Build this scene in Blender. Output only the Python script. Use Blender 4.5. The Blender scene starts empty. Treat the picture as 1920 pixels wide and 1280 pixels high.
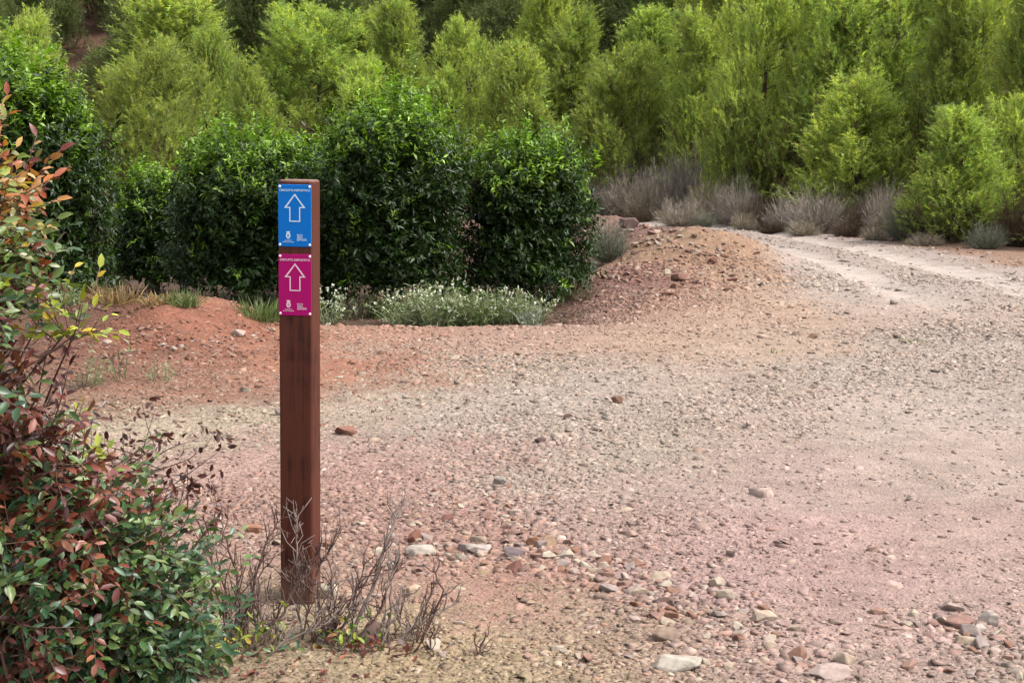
import bpy, math
import numpy as np
from mathutils import Matrix, Vector, Euler

RNG = np.random.default_rng(11)
PI = math.pi
R = math.radians
SC = bpy.context.scene
COL = SC.collection

# ------------------------------------------------------------------ camera
CAM_H, FPX, PITCH = 1.45, 2600.0, math.atan(340 / 2600)
cd = bpy.data.cameras.new('camera')
cd.sensor_width = 36.0
cd.lens = 36.0 * FPX / 1920.0
cd.clip_start, cd.clip_end = 0.05, 3000
cam = bpy.data.objects.new('camera', cd)
COL.objects.link(cam)
cam.location = (0, 0, CAM_H)
cam.rotation_euler = (PI / 2 - PITCH, 0, 0)
SC.camera = cam

# ------------------------------------------------------------------ world, sun, exposure
SUN_EL, SUN_AZ = R(56), R(98)          # azimuth measured from +Y (ahead) towards +X
world = bpy.data.worlds.new('World')
SC.world = world
world.use_nodes = True
wn, wl = world.node_tree.nodes, world.node_tree.links
bg = wn['Background']
sky = wn.new('ShaderNodeTexSky')
sky.sky_type = 'NISHITA'
sky.sun_disc = False
sky.sun_elevation = SUN_EL
sky.sun_rotation = SUN_AZ
sky.dust_density = 4.0
sky.ozone_density = 1.0
hs = wn.new('ShaderNodeHueSaturation')
hs.inputs['Saturation'].default_value = 0.17       # thin white overcast
wl.new(sky.outputs[0], hs.inputs['Color'])
wl.new(hs.outputs[0], bg.inputs['Color'])
bg.inputs['Strength'].default_value = 0.14
sd = bpy.data.lights.new('sun', 'SUN')
sd.energy = 1.5
sd.angle = R(10)
sd.color = (1.0, 0.95, 0.88)
sun = bpy.data.objects.new('sun', sd)
COL.objects.link(sun)
sdir = Vector((math.sin(SUN_AZ) * math.cos(SUN_EL), math.cos(SUN_AZ) * math.cos(SUN_EL), math.sin(SUN_EL)))
sun.rotation_euler = sdir.to_track_quat('Z', 'Y').to_euler()
sun.location = sdir * 60
SC.view_settings.view_transform = 'Standard'
SC.view_settings.look = 'None'
SC.view_settings.gamma = 1.0
SC.view_settings.use_curve_mapping = False
SC.view_settings.exposure = 1.75
SC.cycles.max_bounces = 6
SC.cycles.diffuse_bounces = 3
SC.cycles.glossy_bounces = 2
SC.cycles.transmission_bounces = 4

# ------------------------------------------------------------------ maths helpers
def lin(r, g, b):
    c = np.array([r, g, b], float) / 255.0
    return np.where(c <= 0.04045, c / 12.92, ((c + 0.055) / 1.055) ** 2.4)

KALB = .72
def alb(c, des=.18, k=.50):
    v = lin(*c); l_ = v @ np.array([.3, .59, .11])
    return (v + (l_ * np.array([1.10, .97, .90]) - v) * des) * k * KALB

def hash2(ix, iy, seed):
    h = (ix.astype(np.int64) * 374761393 + iy.astype(np.int64) * 668265263 + seed * 974711) & 0x7fffffff
    h = ((h ^ (h >> 13)) * 1274126177) & 0x7fffffff
    return ((h ^ (h >> 16)) & 0xffff) / 65535.0

def vnoise(x, y, seed=0):
    x = np.asarray(x, float); y = np.asarray(y, float)
    ix, iy = np.floor(x), np.floor(y)
    fx, fy = x - ix, y - iy
    fx, fy = fx * fx * (3 - 2 * fx), fy * fy * (3 - 2 * fy)
    a, b = hash2(ix, iy, seed), hash2(ix + 1, iy, seed)
    c, d = hash2(ix, iy + 1, seed), hash2(ix + 1, iy + 1, seed)
    return (a + (b - a) * fx) * (1 - fy) + (c + (d - c) * fx) * fy - 0.5

def fbm(x, y, seed=0, oct=4):
    s, a = 0, 1.0
    for i in range(oct):
        s = s + a * vnoise(x * 2 ** i + 7.3 * i, y * 2 ** i - 3.1 * i, seed + i)
        a *= 0.5
    return s

def sstep(a, b, x):
    t = np.clip((np.asarray(x, float) - a) / (b - a), 0, 1)
    return t * t * (3 - 2 * t)

PILE = [(2.72, 18.4, 0.52), (2.2, 21.5, 0.40), (1.75, 25, 0.36), (1.3, 28.5, 0.40), (0.3, 31, 0.30)]
HX = [-300, -20, -2, 3, 5, 7.5, 9, 12, 20, 60, 300]
HY = [80, 46, 42, 38, 34, 28.5, 25.5, 21, 11, -30, -200]
ROAD = np.array([(5.6, -40), (5.3, 5), (5.0, 13), (5.15, 18), (4.95, 23), (4.35, 29), (2.9, 34.0), (0.4, 37.3), (-5, 39.5), (-30, 42)])

def seg_dist(x, y, pts):
    best = np.full(np.shape(x), 1e9); side = np.zeros(np.shape(x)); par = np.zeros(np.shape(x))
    for i in range(len(pts) - 1):
        ax, ay = pts[i][:2]; bx, by = pts[i + 1][:2]
        dx, dy = bx - ax, by - ay
        L2 = dx * dx + dy * dy
        t = np.clip(((x - ax) * dx + (y - ay) * dy) / L2, 0, 1)
        px, py = ax + t * dx, ay + t * dy
        d = np.hypot(x - px, y - py)
        s = np.sign((x - ax) * -dy + (y - ay) * dx)
        m = d < best
        best = np.where(m, d, best); side = np.where(m, s, side); par = np.where(m, i + t, par)
    return best, side, par

def mound_h(x, y):
    yc = 10.85 - 0.10 * (x + 2.6)
    dy = y - yc
    return 0.36 * sstep(-1.0, -2.7, x) * np.exp(-np.where(dy < 0, (dy / 1.35) ** 2, (dy / 0.8) ** 2)) * sstep(-9, -6, x)

def pile_h(x, y):
    d, s, p = seg_dist(x, y, PILE)
    hh = np.interp(p, range(len(PILE)), [q[2] for q in PILE])
    w = 1.0 + 0.25 * np.sin(p * 3)
    a = hh * np.exp(-(d / w) ** 2)
    b = 0.17 * np.exp(-((x - 1.5) / 1.2) ** 2 - ((y - 16.6) / 1.5) ** 2)
    return a + b

def height(x, y):
    x = np.asarray(x, float); y = np.asarray(y, float)
    m, p = mound_h(x, y), pile_h(x, y)
    h = m + p
    h = h - 0.22 * sstep(12.0, 13.4, y) * sstep(1.6, 0.3, x - 0.02 * (y - 13)) * sstep(36, 30, y)
    g = y - np.interp(x, HX, HY)
    hill = np.where(g > 0, 0.34 * (np.sqrt(g * g + 9) - 3), 0.0)
    hill = np.where(hill > 45, 45 + (hill - 45) * 0.1, hill)
    h = h + hill + .030 * np.exp(-((x + .70) ** 2 + (y - 4.60) ** 2) / .022)
    rough = np.clip((m + p) * 4, 0, 1)
    h = h + fbm(x * 1.6, y * 1.6, 3, 3) * (0.022 + 0.085 * rough) + vnoise(x * 8, y * 8, 9) * (0.006 + 0.045 * rough)
    d, s, q = seg_dist(x, y, ROAD)
    rut = np.exp(-((d - 0.72) / 0.2) ** 2) * sstep(11.5, 15, y)
    h = h - 0.035 * rut + 0.02 * np.exp(-(d / 0.35) ** 2) * sstep(11.5, 15, y)
    return h

def ray(px, py):
    u, v = (px - 960) / FPX, (640 - py) / FPX
    c, s = math.cos(PITCH), math.sin(PITCH)
    return np.array([u, c + v * s, -s + v * c])

def at(px, py, Y):
    d = ray(px, py)
    return np.array([0, 0, CAM_H]) + d * (Y / d[1])

_T = np.concatenate([np.arange(2.5, 12, .02), np.arange(12, 140, .1)])
def on_ground(px, py):
    d = ray(px, py); o = np.array([0, 0, CAM_H])
    P = o + d * _T[:, None]
    b = P[:, 2] <= height(P[:, 0], P[:, 1])
    if not b.any(): return P[-1]
    i = max(int(np.argmax(b)), 1)
    t = np.linspace(_T[i - 1], _T[i], 24); P = o + d * t[:, None]
    b = P[:, 2] <= height(P[:, 0], P[:, 1])
    return P[int(np.argmax(b))]

def project(P):
    P = np.atleast_2d(P) - np.array([0, 0, CAM_H])
    c, s = math.cos(PITCH), math.sin(PITCH)
    z = P[:, 1] * c - P[:, 2] * s
    v = P[:, 1] * s + P[:, 2] * c
    return 960 + FPX * P[:, 0] / z, 640 - FPX * v / z, z

def nrm(a):
    return a / np.maximum(np.linalg.norm(a, axis=-1, keepdims=True), 1e-9)

# ------------------------------------------------------------------ mesh helpers
def mesh_np(name, V, F, mat, col=None, smooth=False, extra=None):
    V = np.asarray(V, np.float32); F = np.asarray(F, np.int32)
    me = bpy.data.meshes.new(name)
    me.vertices.add(len(V)); me.vertices.foreach_set('co', V.ravel())
    k = F.shape[1]
    me.loops.add(F.size); me.loops.foreach_set('vertex_index', F.ravel())
    me.polygons.add(len(F)); me.polygons.foreach_set('loop_start', np.arange(0, F.size, k, dtype=np.int32))
    if smooth: me.polygons.foreach_set('use_smooth', np.ones(len(F), bool))
    me.update(calc_edges=True)
    if col is not None:
        c = np.ones((len(V), 4), np.float32); c[:, :3] = np.clip(col, 0, 1)
        a = me.attributes.new('col', 'FLOAT_COLOR', 'POINT'); a.data.foreach_set('color', c.ravel())
    for k2, arr in (extra or {}).items():
        a = me.attributes.new(k2, 'FLOAT', 'POINT'); a.data.foreach_set('value', np.asarray(arr, np.float32))
    if mat is not None: me.materials.append(mat)
    return me

class MB:
    """collects triangles with colours"""
    def __init__(s): s.V, s.F, s.C, s.n = [], [], [], 0
    def add(s, V, F, C):
        V = np.asarray(V, float)
        C = np.asarray(C, float)
        if C.ndim == 1: C = np.tile(C, (len(V), 1))
        s.V.append(V); s.F.append(np.asarray(F) + s.n); s.C.append(C); s.n += len(V)
    def mesh(s, name, mat, smooth=False):
        return mesh_np(name, np.vstack(s.V), np.vstack(s.F), mat, np.vstack(s.C), smooth)

def link(name, me, parent=None, loc=None, M=None):
    o = bpy.data.objects.new(name, me); COL.objects.link(o)
    if parent is not None: o.parent = parent
    if M is not None: o.matrix_local = M
    elif loc is not None: o.location = loc
    return o

def tag(o, label=None, cat=None, group=None, kind=None):
    for k, v in (('label', label), ('category', cat), ('group', group), ('kind', kind)):
        if v: o[k] = v
    return o

def empty(name, loc, label, cat, group=None):
    o = bpy.data.objects.new(name, None); COL.objects.link(o)
    o.location = loc; o.empty_display_size = 0.1
    return tag(o, label, cat, group)

def copy_tree(src, parent=None):
    c = src.copy(); COL.objects.link(c)
    if parent is not None: c.parent = parent
    for ch in list(src.children): copy_tree(ch, c)
    return c

def instance(tv, tf, Rm, T, colr):
    """tv (n,3) template, Rm (N,3,3) with scale, T (N,3), colr (N,3)"""
    N, n = len(T), len(tv)
    V = np.einsum('nij,vj->nvi', Rm, tv) + T[:, None, :]
    F = (np.asarray(tf)[None] + (np.arange(N) * n)[:, None, None]).reshape(-1, np.shape(tf)[1])
    return V.reshape(-1, 3), F, np.repeat(colr, n, axis=0)

def frames(d, nh, L, W):
    """matrices whose y axis is d (length L), z axis near nh, x axis width W"""
    d = nrm(d); x = nrm(np.cross(d, nh)); z = np.cross(x, d)
    return np.stack([x * W[:, None], d * L[:, None], z * L[:, None]], axis=2)

LEAF8 = (np.array([(0, 0, 0), (0, .33, -.05), (0, .7, -.06), (0, 1, -.16), (-.42, .3, .03), (-.40, .68, .0), (.42, .3, .03), (.40, .68, .0)]),
         [(0, 1, 4), (0, 6, 1), (1, 2, 5), (1, 5, 4), (1, 6, 7), (1, 7, 2), (2, 3, 5), (2, 7, 3)])
LEAF4 = (np.array([(0, 0, 0), (-.5, .45, .07), (0, .48, -.03), (.5, .45, .07), (0, 1, -.12)]),
         [(0, 2, 1), (0, 3, 2), (1, 2, 4), (2, 3, 4)])

def blades(base, d, L, W, droop, C, rng):
    d = nrm(d); s = nrm(np.cross(d, rng.normal(size=d.shape))) * W[:, None]
    p1 = base + d * (L * .55)[:, None]
    p2 = base + d * L[:, None]; p2[:, 2] -= droop * L; p1[:, 2] -= droop * L * .2
    V = np.stack([base - s, base + s, p1 - s * .8, p1 + s * .8, p2], 1).reshape(-1, 3)
    k = np.arange(len(base)) * 5
    F = np.concatenate([np.stack([k, k + 1, k + 3], 1), np.stack([k, k + 3, k + 2], 1), np.stack([k + 2, k + 3, k + 4], 1)])
    return V, F, np.repeat(C, 5, 0)

def tube(pts, rad, n=5):
    P = np.asarray(pts, float); rad = np.asarray(rad, float)
    T = nrm(np.gradient(P, axis=0))
    ref = np.array([0.31, 0.2, 0.93]) if abs(T[0, 2]) < .9 else np.array([1., 0.1, 0])
    A = nrm(np.cross(T, ref)); B = np.cross(T, A)
    a = np.arange(n) / n * 2 * PI
    V = P[:, None] + rad[:, None, None] * (np.cos(a)[None, :, None] * A[:, None] + np.sin(a)[None, :, None] * B[:, None])
    F = []
    for i in range(len(P) - 1):
        for j in range(n):
            q = (i * n + j, i * n + (j + 1) % n, (i + 1) * n + (j + 1) % n, (i + 1) * n + j)
            F += [(q[0], q[1], q[2]), (q[0], q[2], q[3])]
    m = (len(P) - 1) * n
    F += [(m, m + j, m + j + 1) for j in range(1, n - 1)]
    return V.reshape(-1, 3), np.array(F)

def spline(pts, n):
    P = np.asarray(pts, float)
    if len(P) == 2: return P[0] + (P[1] - P[0]) * np.linspace(0, 1, n)[:, None]
    t = np.linspace(0, len(P) - 1, n); out = []
    for s in t:
        i = min(int(s), len(P) - 2); f = s - i
        p0, p1, p2, p3 = P[max(i - 1, 0)], P[i], P[i + 1], P[min(i + 2, len(P) - 1)]
        out.append(.5 * (2 * p1 + (p2 - p0) * f + (2 * p0 - 5 * p1 + 4 * p2 - p3) * f * f + (3 * p1 - p0 - 3 * p2 + p3) * f ** 3))
    return np.array(out)

# ------------------------------------------------------------------ materials
def new_mat(name):
    m = bpy.data.materials.new(name); m.use_nodes = True
    return m, m.node_tree.nodes, m.node_tree.links, m.node_tree.nodes['Principled BSDF']

def leaf_mat(name, rough=.45, trans=.3, tcol=(1.25, 1.35, .5), spec=.5, objvar=0.0, gain=None):
    m, n, l, p = new_mat(name)
    a = n.new('ShaderNodeAttribute'); a.attribute_name = 'col'
    out = a.outputs['Color']
    if objvar:
        oi = n.new('ShaderNodeObjectInfo')
        h = n.new('ShaderNodeHueSaturation')
        mr = n.new('ShaderNodeMapRange'); mr.inputs['To Min'].default_value = 1 - objvar; mr.inputs['To Max'].default_value = 1 + objvar
        mh = n.new('ShaderNodeMapRange'); mh.inputs['To Min'].default_value = .5 - .016 * objvar / .3; mh.inputs['To Max'].default_value = .5 + .008 * objvar / .3
        mul = n.new('ShaderNodeMath'); mul.operation = 'MULTIPLY'; mul.inputs[1].default_value = 7.31
        fr = n.new('ShaderNodeMath'); fr.operation = 'FRACT'
        l.new(oi.outputs['Random'], mr.inputs['Value']); l.new(oi.outputs['Random'], mul.inputs[0]); l.new(mul.outputs[0], fr.inputs[0])
        l.new(fr.outputs[0], mh.inputs['Value'])
        l.new(out, h.inputs['Color']); l.new(mr.outputs[0], h.inputs['Value']); l.new(mh.outputs[0], h.inputs['Hue'])
        out = h.outputs['Color']
    if gain:
        gm = n.new('ShaderNodeVectorMath'); gm.operation = 'MULTIPLY'; gm.inputs[1].default_value = gain; l.new(out, gm.inputs[0]); out = gm.outputs[0]
    l.new(out, p.inputs['Base Color'])
    p.inputs['Roughness'].default_value = rough
    p.inputs['Specular IOR Level'].default_value = spec
    if trans > 0:
        t = n.new('ShaderNodeBsdfTranslucent')
        mx = n.new('ShaderNodeMix'); mx.data_type = 'RGBA'; mx.blend_type = 'MULTIPLY'; mx.inputs['Factor'].default_value = 1
        mx.inputs['B'].default_value = (*tcol, 1); mx.clamp_result = False
        l.new(out, mx.inputs['A']); l.new(mx.outputs['Result'], t.inputs['Color'])
        ms = n.new('ShaderNodeMixShader'); ms.inputs[0].default_value = trans
        l.new(p.outputs[0], ms.inputs[1]); l.new(t.outputs[0], ms.inputs[2])
        l.new(ms.outputs[0], n['Material Output'].inputs['Surface'])
    return m

def flat_mat(name, c, rough=.5, spec=.5):
    m, n, l, p = new_mat(name)
    p.inputs['Base Color'].default_value = (*c, 1); p.inputs['Roughness'].default_value = rough
    p.inputs['Specular IOR Level'].default_value = spec
    return m

def soil_mat():
    m, n, l, p = new_mat('stony_soil')
    a = n.new('ShaderNodeAttribute'); a.attribute_name = 'col'
    rg = n.new('ShaderNodeAttribute'); rg.attribute_name = 'pebbly'
    geo = n.new('ShaderNodeNewGeometry')
    warp = n.new('ShaderNodeTexNoise'); warp.inputs['Scale'].default_value = 14
    l.new(geo.outputs['Position'], warp.inputs['Vector'])
    wmix = n.new('ShaderNodeMix'); wmix.data_type = 'VECTOR'; wmix.inputs['Factor'].default_value = .04
    l.new(geo.outputs['Position'], wmix.inputs['A']); l.new(warp.outputs['Color'], wmix.inputs['B'])
    pos = wmix.outputs['Result']
    def voro(scale, feature='F1'):
        v = n.new('ShaderNodeTexVoronoi'); v.inputs['Scale'].default_value = scale; v.feature = feature
        l.new(pos, v.inputs['Vector']); return v
    v1, v2, v3 = voro(30), voro(75), voro(160)
    no = n.new('ShaderNodeTexNoise'); no.inputs['Scale'].default_value = 5; no.inputs['Detail'].default_value = 8
    l.new(geo.outputs['Position'], no.inputs['Vector'])
    def mr(src, lo, hi, tmin, tmax):
        r = n.new('ShaderNodeMapRange'); l.new(src, r.inputs['Value'])
        for k, v in (('From Min', lo), ('From Max', hi), ('To Min', tmin), ('To Max', tmax)): r.inputs[k].default_value = v
        return r.outputs[0]
    def math_(op, a_, b_):
        k = n.new('ShaderNodeMath'); k.operation = op
        for i, q in enumerate((a_, b_)):
            if isinstance(q, (int, float)): k.inputs[i].default_value = q
            else: l.new(q, k.inputs[i])
        return k.outputs[0]
    sep1 = n.new('ShaderNodeSeparateColor'); l.new(v1.outputs['Color'], sep1.inputs[0])
    sep2 = n.new('ShaderNodeSeparateColor'); l.new(v2.outputs['Color'], sep2.inputs[0])
    sep3 = n.new('ShaderNodeSeparateColor'); l.new(v3.outputs['Color'], sep3.inputs[0])
    k1 = mr(sep1.outputs[0], 0, 1, -.17, .17)
    k2 = mr(sep2.outputs[0], 0, 1, -.2, .2)
    k3 = mr(sep3.outputs[0], 0, 1, -.14, .14)
    kn = mr(no.outputs[0], .3, .7, -.14, .14)
    peb = math_('MULTIPLY', math_('ADD', k1, k2), rg.outputs['Fac'])
    tot = math_('ADD', math_('ADD', math_('ADD', peb, k3), kn), 1.0)
    mul = n.new('ShaderNodeVectorMath'); mul.operation = 'SCALE'
    l.new(a.outputs['Color'], mul.inputs[0]); l.new(tot, mul.inputs['Scale'])
    l.new(mul.outputs[0], p.inputs['Base Color'])
    p.inputs['Roughness'].default_value = .95
    p.inputs['Specular IOR Level'].default_value = .15
    hgt = math_('ADD', math_('MULTIPLY', math_('ADD', mr(v1.outputs['Distance'], 0, .8, .9, 0), math_('MULTIPLY', sep1.outputs[1], .5)), rg.outputs['Fac']),
                math_('ADD', math_('MULTIPLY', mr(v2.outputs['Distance'], 0, .8, 1, 0), .45), math_('MULTIPLY', mr(v3.outputs['Distance'], 0, .8, 1, 0), .2)))
    b = n.new('ShaderNodeBump'); b.inputs['Strength'].default_value = .9; b.inputs['Distance'].default_value = .014
    l.new(hgt, b.inputs['Height']); l.new(b.outputs[0], p.inputs['Normal'])
    return m

def stone_mat():
    m, n, l, p = new_mat('stone')
    a = n.new('ShaderNodeAttribute'); a.attribute_name = 'col'
    g = n.new('ShaderNodeNewGeometry')
    no = n.new('ShaderNodeTexNoise'); no.inputs['Scale'].default_value = 45; no.inputs['Detail'].default_value = 6
    l.new(g.outputs['Position'], no.inputs['Vector'])
    r = n.new('ShaderNodeMapRange'); l.new(no.outputs[0], r.inputs['Value'])
    for k, v in (('From Min', .3), ('From Max', .7), ('To Min', .75), ('To Max', 1.2)): r.inputs[k].default_value = v
    mul = n.new('ShaderNodeVectorMath'); mul.operation = 'SCALE'
    l.new(a.outputs['Color'], mul.inputs[0]); l.new(r.outputs[0], mul.inputs['Scale'])
    l.new(mul.outputs[0], p.inputs['Base Color'])
    p.inputs['Roughness'].default_value = .9; p.inputs['Specular IOR Level'].default_value = .2
    b = n.new('ShaderNodeBump'); b.inputs['Strength'].default_value = .5; b.inputs['Distance'].default_value = .006
    l.new(no.outputs[0], b.inputs['Height']); l.new(b.outputs[0], p.inputs['Normal'])
    return m

def wood_mat():
    m, n, l, p = new_mat('stained_wood')
    tc = n.new('ShaderNodeTexCoord')
    mp = n.new('ShaderNodeMapping'); mp.inputs['Scale'].default_value = (60, 60, 2.2)
    l.new(tc.outputs['Object'], mp.inputs['Vector'])
    a = n.new('ShaderNodeTexNoise'); a.inputs['Scale'].default_value = 1; a.inputs['Detail'].default_value = 6; a.inputs['Distortion'].default_value = .6
    l.new(mp.outputs[0], a.inputs['Vector'])
    b = n.new('ShaderNodeTexNoise'); b.inputs['Scale'].default_value = 9; b.inputs['Detail'].default_value = 4
    l.new(tc.outputs['Object'], b.inputs['Vector'])
    ad = n.new('ShaderNodeMath'); ad.operation = 'ADD'; l.new(a.outputs[0], ad.inputs[0]); l.new(b.outputs[0], ad.inputs[1])
    rp = n.new('ShaderNodeValToRGB'); l.new(ad.outputs[0], rp.inputs[0])
    e = rp.color_ramp.elements
    e[0].position = .72; e[0].color = (0.0160, 0.0036, 0.0021, 1)
    e[1].position = 1.3; e[1].color = (0.0624, 0.0164, 0.0092, 1)
    sx = n.new('ShaderNodeSeparateXYZ'); l.new(tc.outputs['Object'], sx.inputs[0])
    def zone(lo, hi, col, src, amt):
        nz = n.new('ShaderNodeMath'); nz.operation = 'MULTIPLY_ADD'; l.new(b.outputs[0], nz.inputs[0]); nz.inputs[1].default_value = amt; l.new(sx.outputs['Z'], nz.inputs[2])
        r_ = n.new('ShaderNodeMapRange'); l.new(nz.outputs[0], r_.inputs['Value'])
        for k, v in (('From Min', lo), ('From Max', hi), ('To Min', 0), ('To Max', .8)): r_.inputs[k].default_value = v
        m_ = n.new('ShaderNodeMix'); m_.data_type = 'RGBA'; l.new(r_.outputs[0], m_.inputs['Factor']); l.new(src, m_.inputs['A']); m_.inputs['B'].default_value = (*col, 1)
        return m_.outputs['Result']
    ck = n.new('ShaderNodeTexNoise'); ck.inputs['Scale'].default_value = 1; ck.inputs['Detail'].default_value = 2
    mc = n.new('ShaderNodeMapping'); mc.inputs['Scale'].default_value = (95, 95, 3.2); l.new(tc.outputs['Object'], mc.inputs['Vector']); l.new(mc.outputs[0], ck.inputs['Vector'])
    cr = n.new('ShaderNodeMapRange'); l.new(ck.outputs[0], cr.inputs['Value'])
    for k, v in (('From Min', .24), ('From Max', .34), ('To Min', .35), ('To Max', 1)): cr.inputs[k].default_value = v
    cm = n.new('ShaderNodeVectorMath'); cm.operation = 'SCALE'; l.new(rp.outputs[0], cm.inputs[0]); l.new(cr.outputs[0], cm.inputs['Scale'])
    c1 = zone(PH_Z + .006, PH_Z + .016, (.17, .10, .08), cm.outputs[0], .012)
    c2 = zone(.20, .02, (.13, .075, .055), c1, .12)
    l.new(c2, p.inputs['Base Color'])
    p.inputs['Roughness'].default_value = .6; p.inputs['Specular IOR Level'].default_value = .2
    bm = n.new('ShaderNodeBump'); bm.inputs['Strength'].default_value = .35; bm.inputs['Distance'].default_value = .002
    l.new(a.outputs[0], bm.inputs['Height']); l.new(bm.outputs[0], p.inputs['Normal'])
    return m

PH_Z = 1.375
M_SOIL, M_STONE, M_WOOD = soil_mat(), stone_mat(), wood_mat()
M_PINE = leaf_mat('pine_needles', .55, .5, (1.15, 1.35, .5), .3, objvar=.22)
M_PINE_SHADED = leaf_mat('shaded_pine_needles', .55, .35, (.62, .72, .3), .3, objvar=.25, gain=(.48, .52, .55))  # same needles darkened, shade of the wood painted into the colour
M_CITRUS = leaf_mat('citrus_leaves', .42, .28, (1.4, 1.7, .3), .26)
M_SHRUB = leaf_mat('shrub_leaves', .40, .28, (1.2, 1.2, .5), .42)
M_GRASS = leaf_mat('grass_blades', .6, .3, (1.1, 1.15, .6), .3)
M_TWIG = leaf_mat('dry_twigs', .85, 0, spec=.2)
M_BARK = leaf_mat('bark', .9, 0, spec=.2)

# ------------------------------------------------------------------ soil colours by place (sRGB as the soil looks in even light)
SOIL = [  # px, py, colour, pebbliness : translated once into places on the ground
    (300, 640, (163, 100, 74), .8), (430, 600, (172, 106, 78), .8), (200, 690, (150, 102, 80), .8), (330, 720, (172, 122, 98), .9), (120, 760, (160, 125, 100), .9),
    (560, 620, (185, 125, 95), .7), (720, 625, (196, 145, 118), .7), (630, 690, (186, 122, 92), .7), (740, 675, (190, 135, 108), .7), (900, 610, (200, 158, 138), .8), (1000, 640, (198, 160, 140), .8),
    (690, 665, (190, 165, 145), 1), (700, 760, (192, 178, 152), 1), (250, 810, (195, 175, 148), 1), (450, 790, (192, 172, 148), 1), (880, 780, (190, 178, 158), 1), (1100, 740, (194, 182, 166), 1), (1000, 690, (192, 172, 152), 1),
    (740, 870, (194, 154, 140), .9), (420, 890, (198, 160, 145), .9), (600, 930, (190, 148, 134), .9), (480, 960, (184, 142, 126), .9), (880, 860, (190, 158, 144), .9), (1050, 850, (192, 175, 155), 1),
    (650, 1010, (186, 150, 130), 1), (850, 980, (182, 138, 124), 1), (970, 1085, (194, 146, 126), .6), (860, 1085, (192, 148, 128), .7), (1150, 1050, (186, 148, 136), .9), (1100, 970, (188, 156, 142), .9),
    (620, 1150, (182, 160, 125), .9), (800, 1190, (184, 158, 118), .9), (950, 1240, (178, 155, 120), .9), (1080, 1200, (178, 150, 122), 1), (1250, 1170, (182, 152, 130), 1), (480, 1230, (165, 140, 110), .9), (200, 1200, (120, 92, 72), .8),
    (1350, 1060, (192, 155, 146), .8), (1500, 1000, (196, 160, 152), .5), (1650, 930, (196, 168, 156), .4), (1450, 900, (194, 164, 154), .5), (1300, 900, (192, 166, 152), .8), (1850, 1000, (198, 166, 154), .35), (1850, 880, (198, 174, 160), .4),
    (1600, 1150, (196, 160, 150), .5), (1800, 1120, (194, 162, 150), .6), (1850, 1250, (180, 155, 138), .9), (1500, 1230, (184, 155, 140), .9), (1700, 1230, (186, 156, 144), .7),
    (1400, 800, (194, 170, 154), .9), (1700, 780, (200, 178, 164), .6), (1200, 820, (192, 172, 154), 1), (1600, 700, (194, 178, 166), 1), (1850, 660, (194, 180, 174), 1), (1900, 760, (198, 178, 166), .7), (1750, 640, (190, 178, 170), 1),
    (1450, 640, (204, 174, 150), .6), (1250, 640, (202, 168, 142), .7), (1340, 700, (196, 172, 154), .9), (1150, 630, (196, 158, 138), .8), (1540, 570, (208, 174, 148), .5), (1430, 580, (204, 168, 142), .6),
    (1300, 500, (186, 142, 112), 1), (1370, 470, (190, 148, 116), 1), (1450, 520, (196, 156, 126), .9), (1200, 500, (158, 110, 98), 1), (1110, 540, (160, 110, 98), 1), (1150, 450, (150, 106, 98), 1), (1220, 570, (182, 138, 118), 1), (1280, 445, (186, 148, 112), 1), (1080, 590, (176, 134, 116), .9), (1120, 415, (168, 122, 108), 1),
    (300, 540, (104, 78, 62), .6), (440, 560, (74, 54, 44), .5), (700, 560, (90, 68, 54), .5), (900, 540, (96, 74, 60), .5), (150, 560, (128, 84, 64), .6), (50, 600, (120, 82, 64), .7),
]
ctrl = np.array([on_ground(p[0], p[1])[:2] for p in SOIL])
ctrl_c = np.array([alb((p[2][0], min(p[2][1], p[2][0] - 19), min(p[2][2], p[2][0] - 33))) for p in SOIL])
ctrl_p = np.array([p[3] for p in SOIL])

def warp_xy(x, y):
    r = np.log(np.maximum(y, 1.0))
    return np.stack([x / np.maximum(y, 1.0) * 1.9, r * 1.6], -1)
ctrl_w = warp_xy(ctrl[:, 0], ctrl[:, 1])

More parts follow.
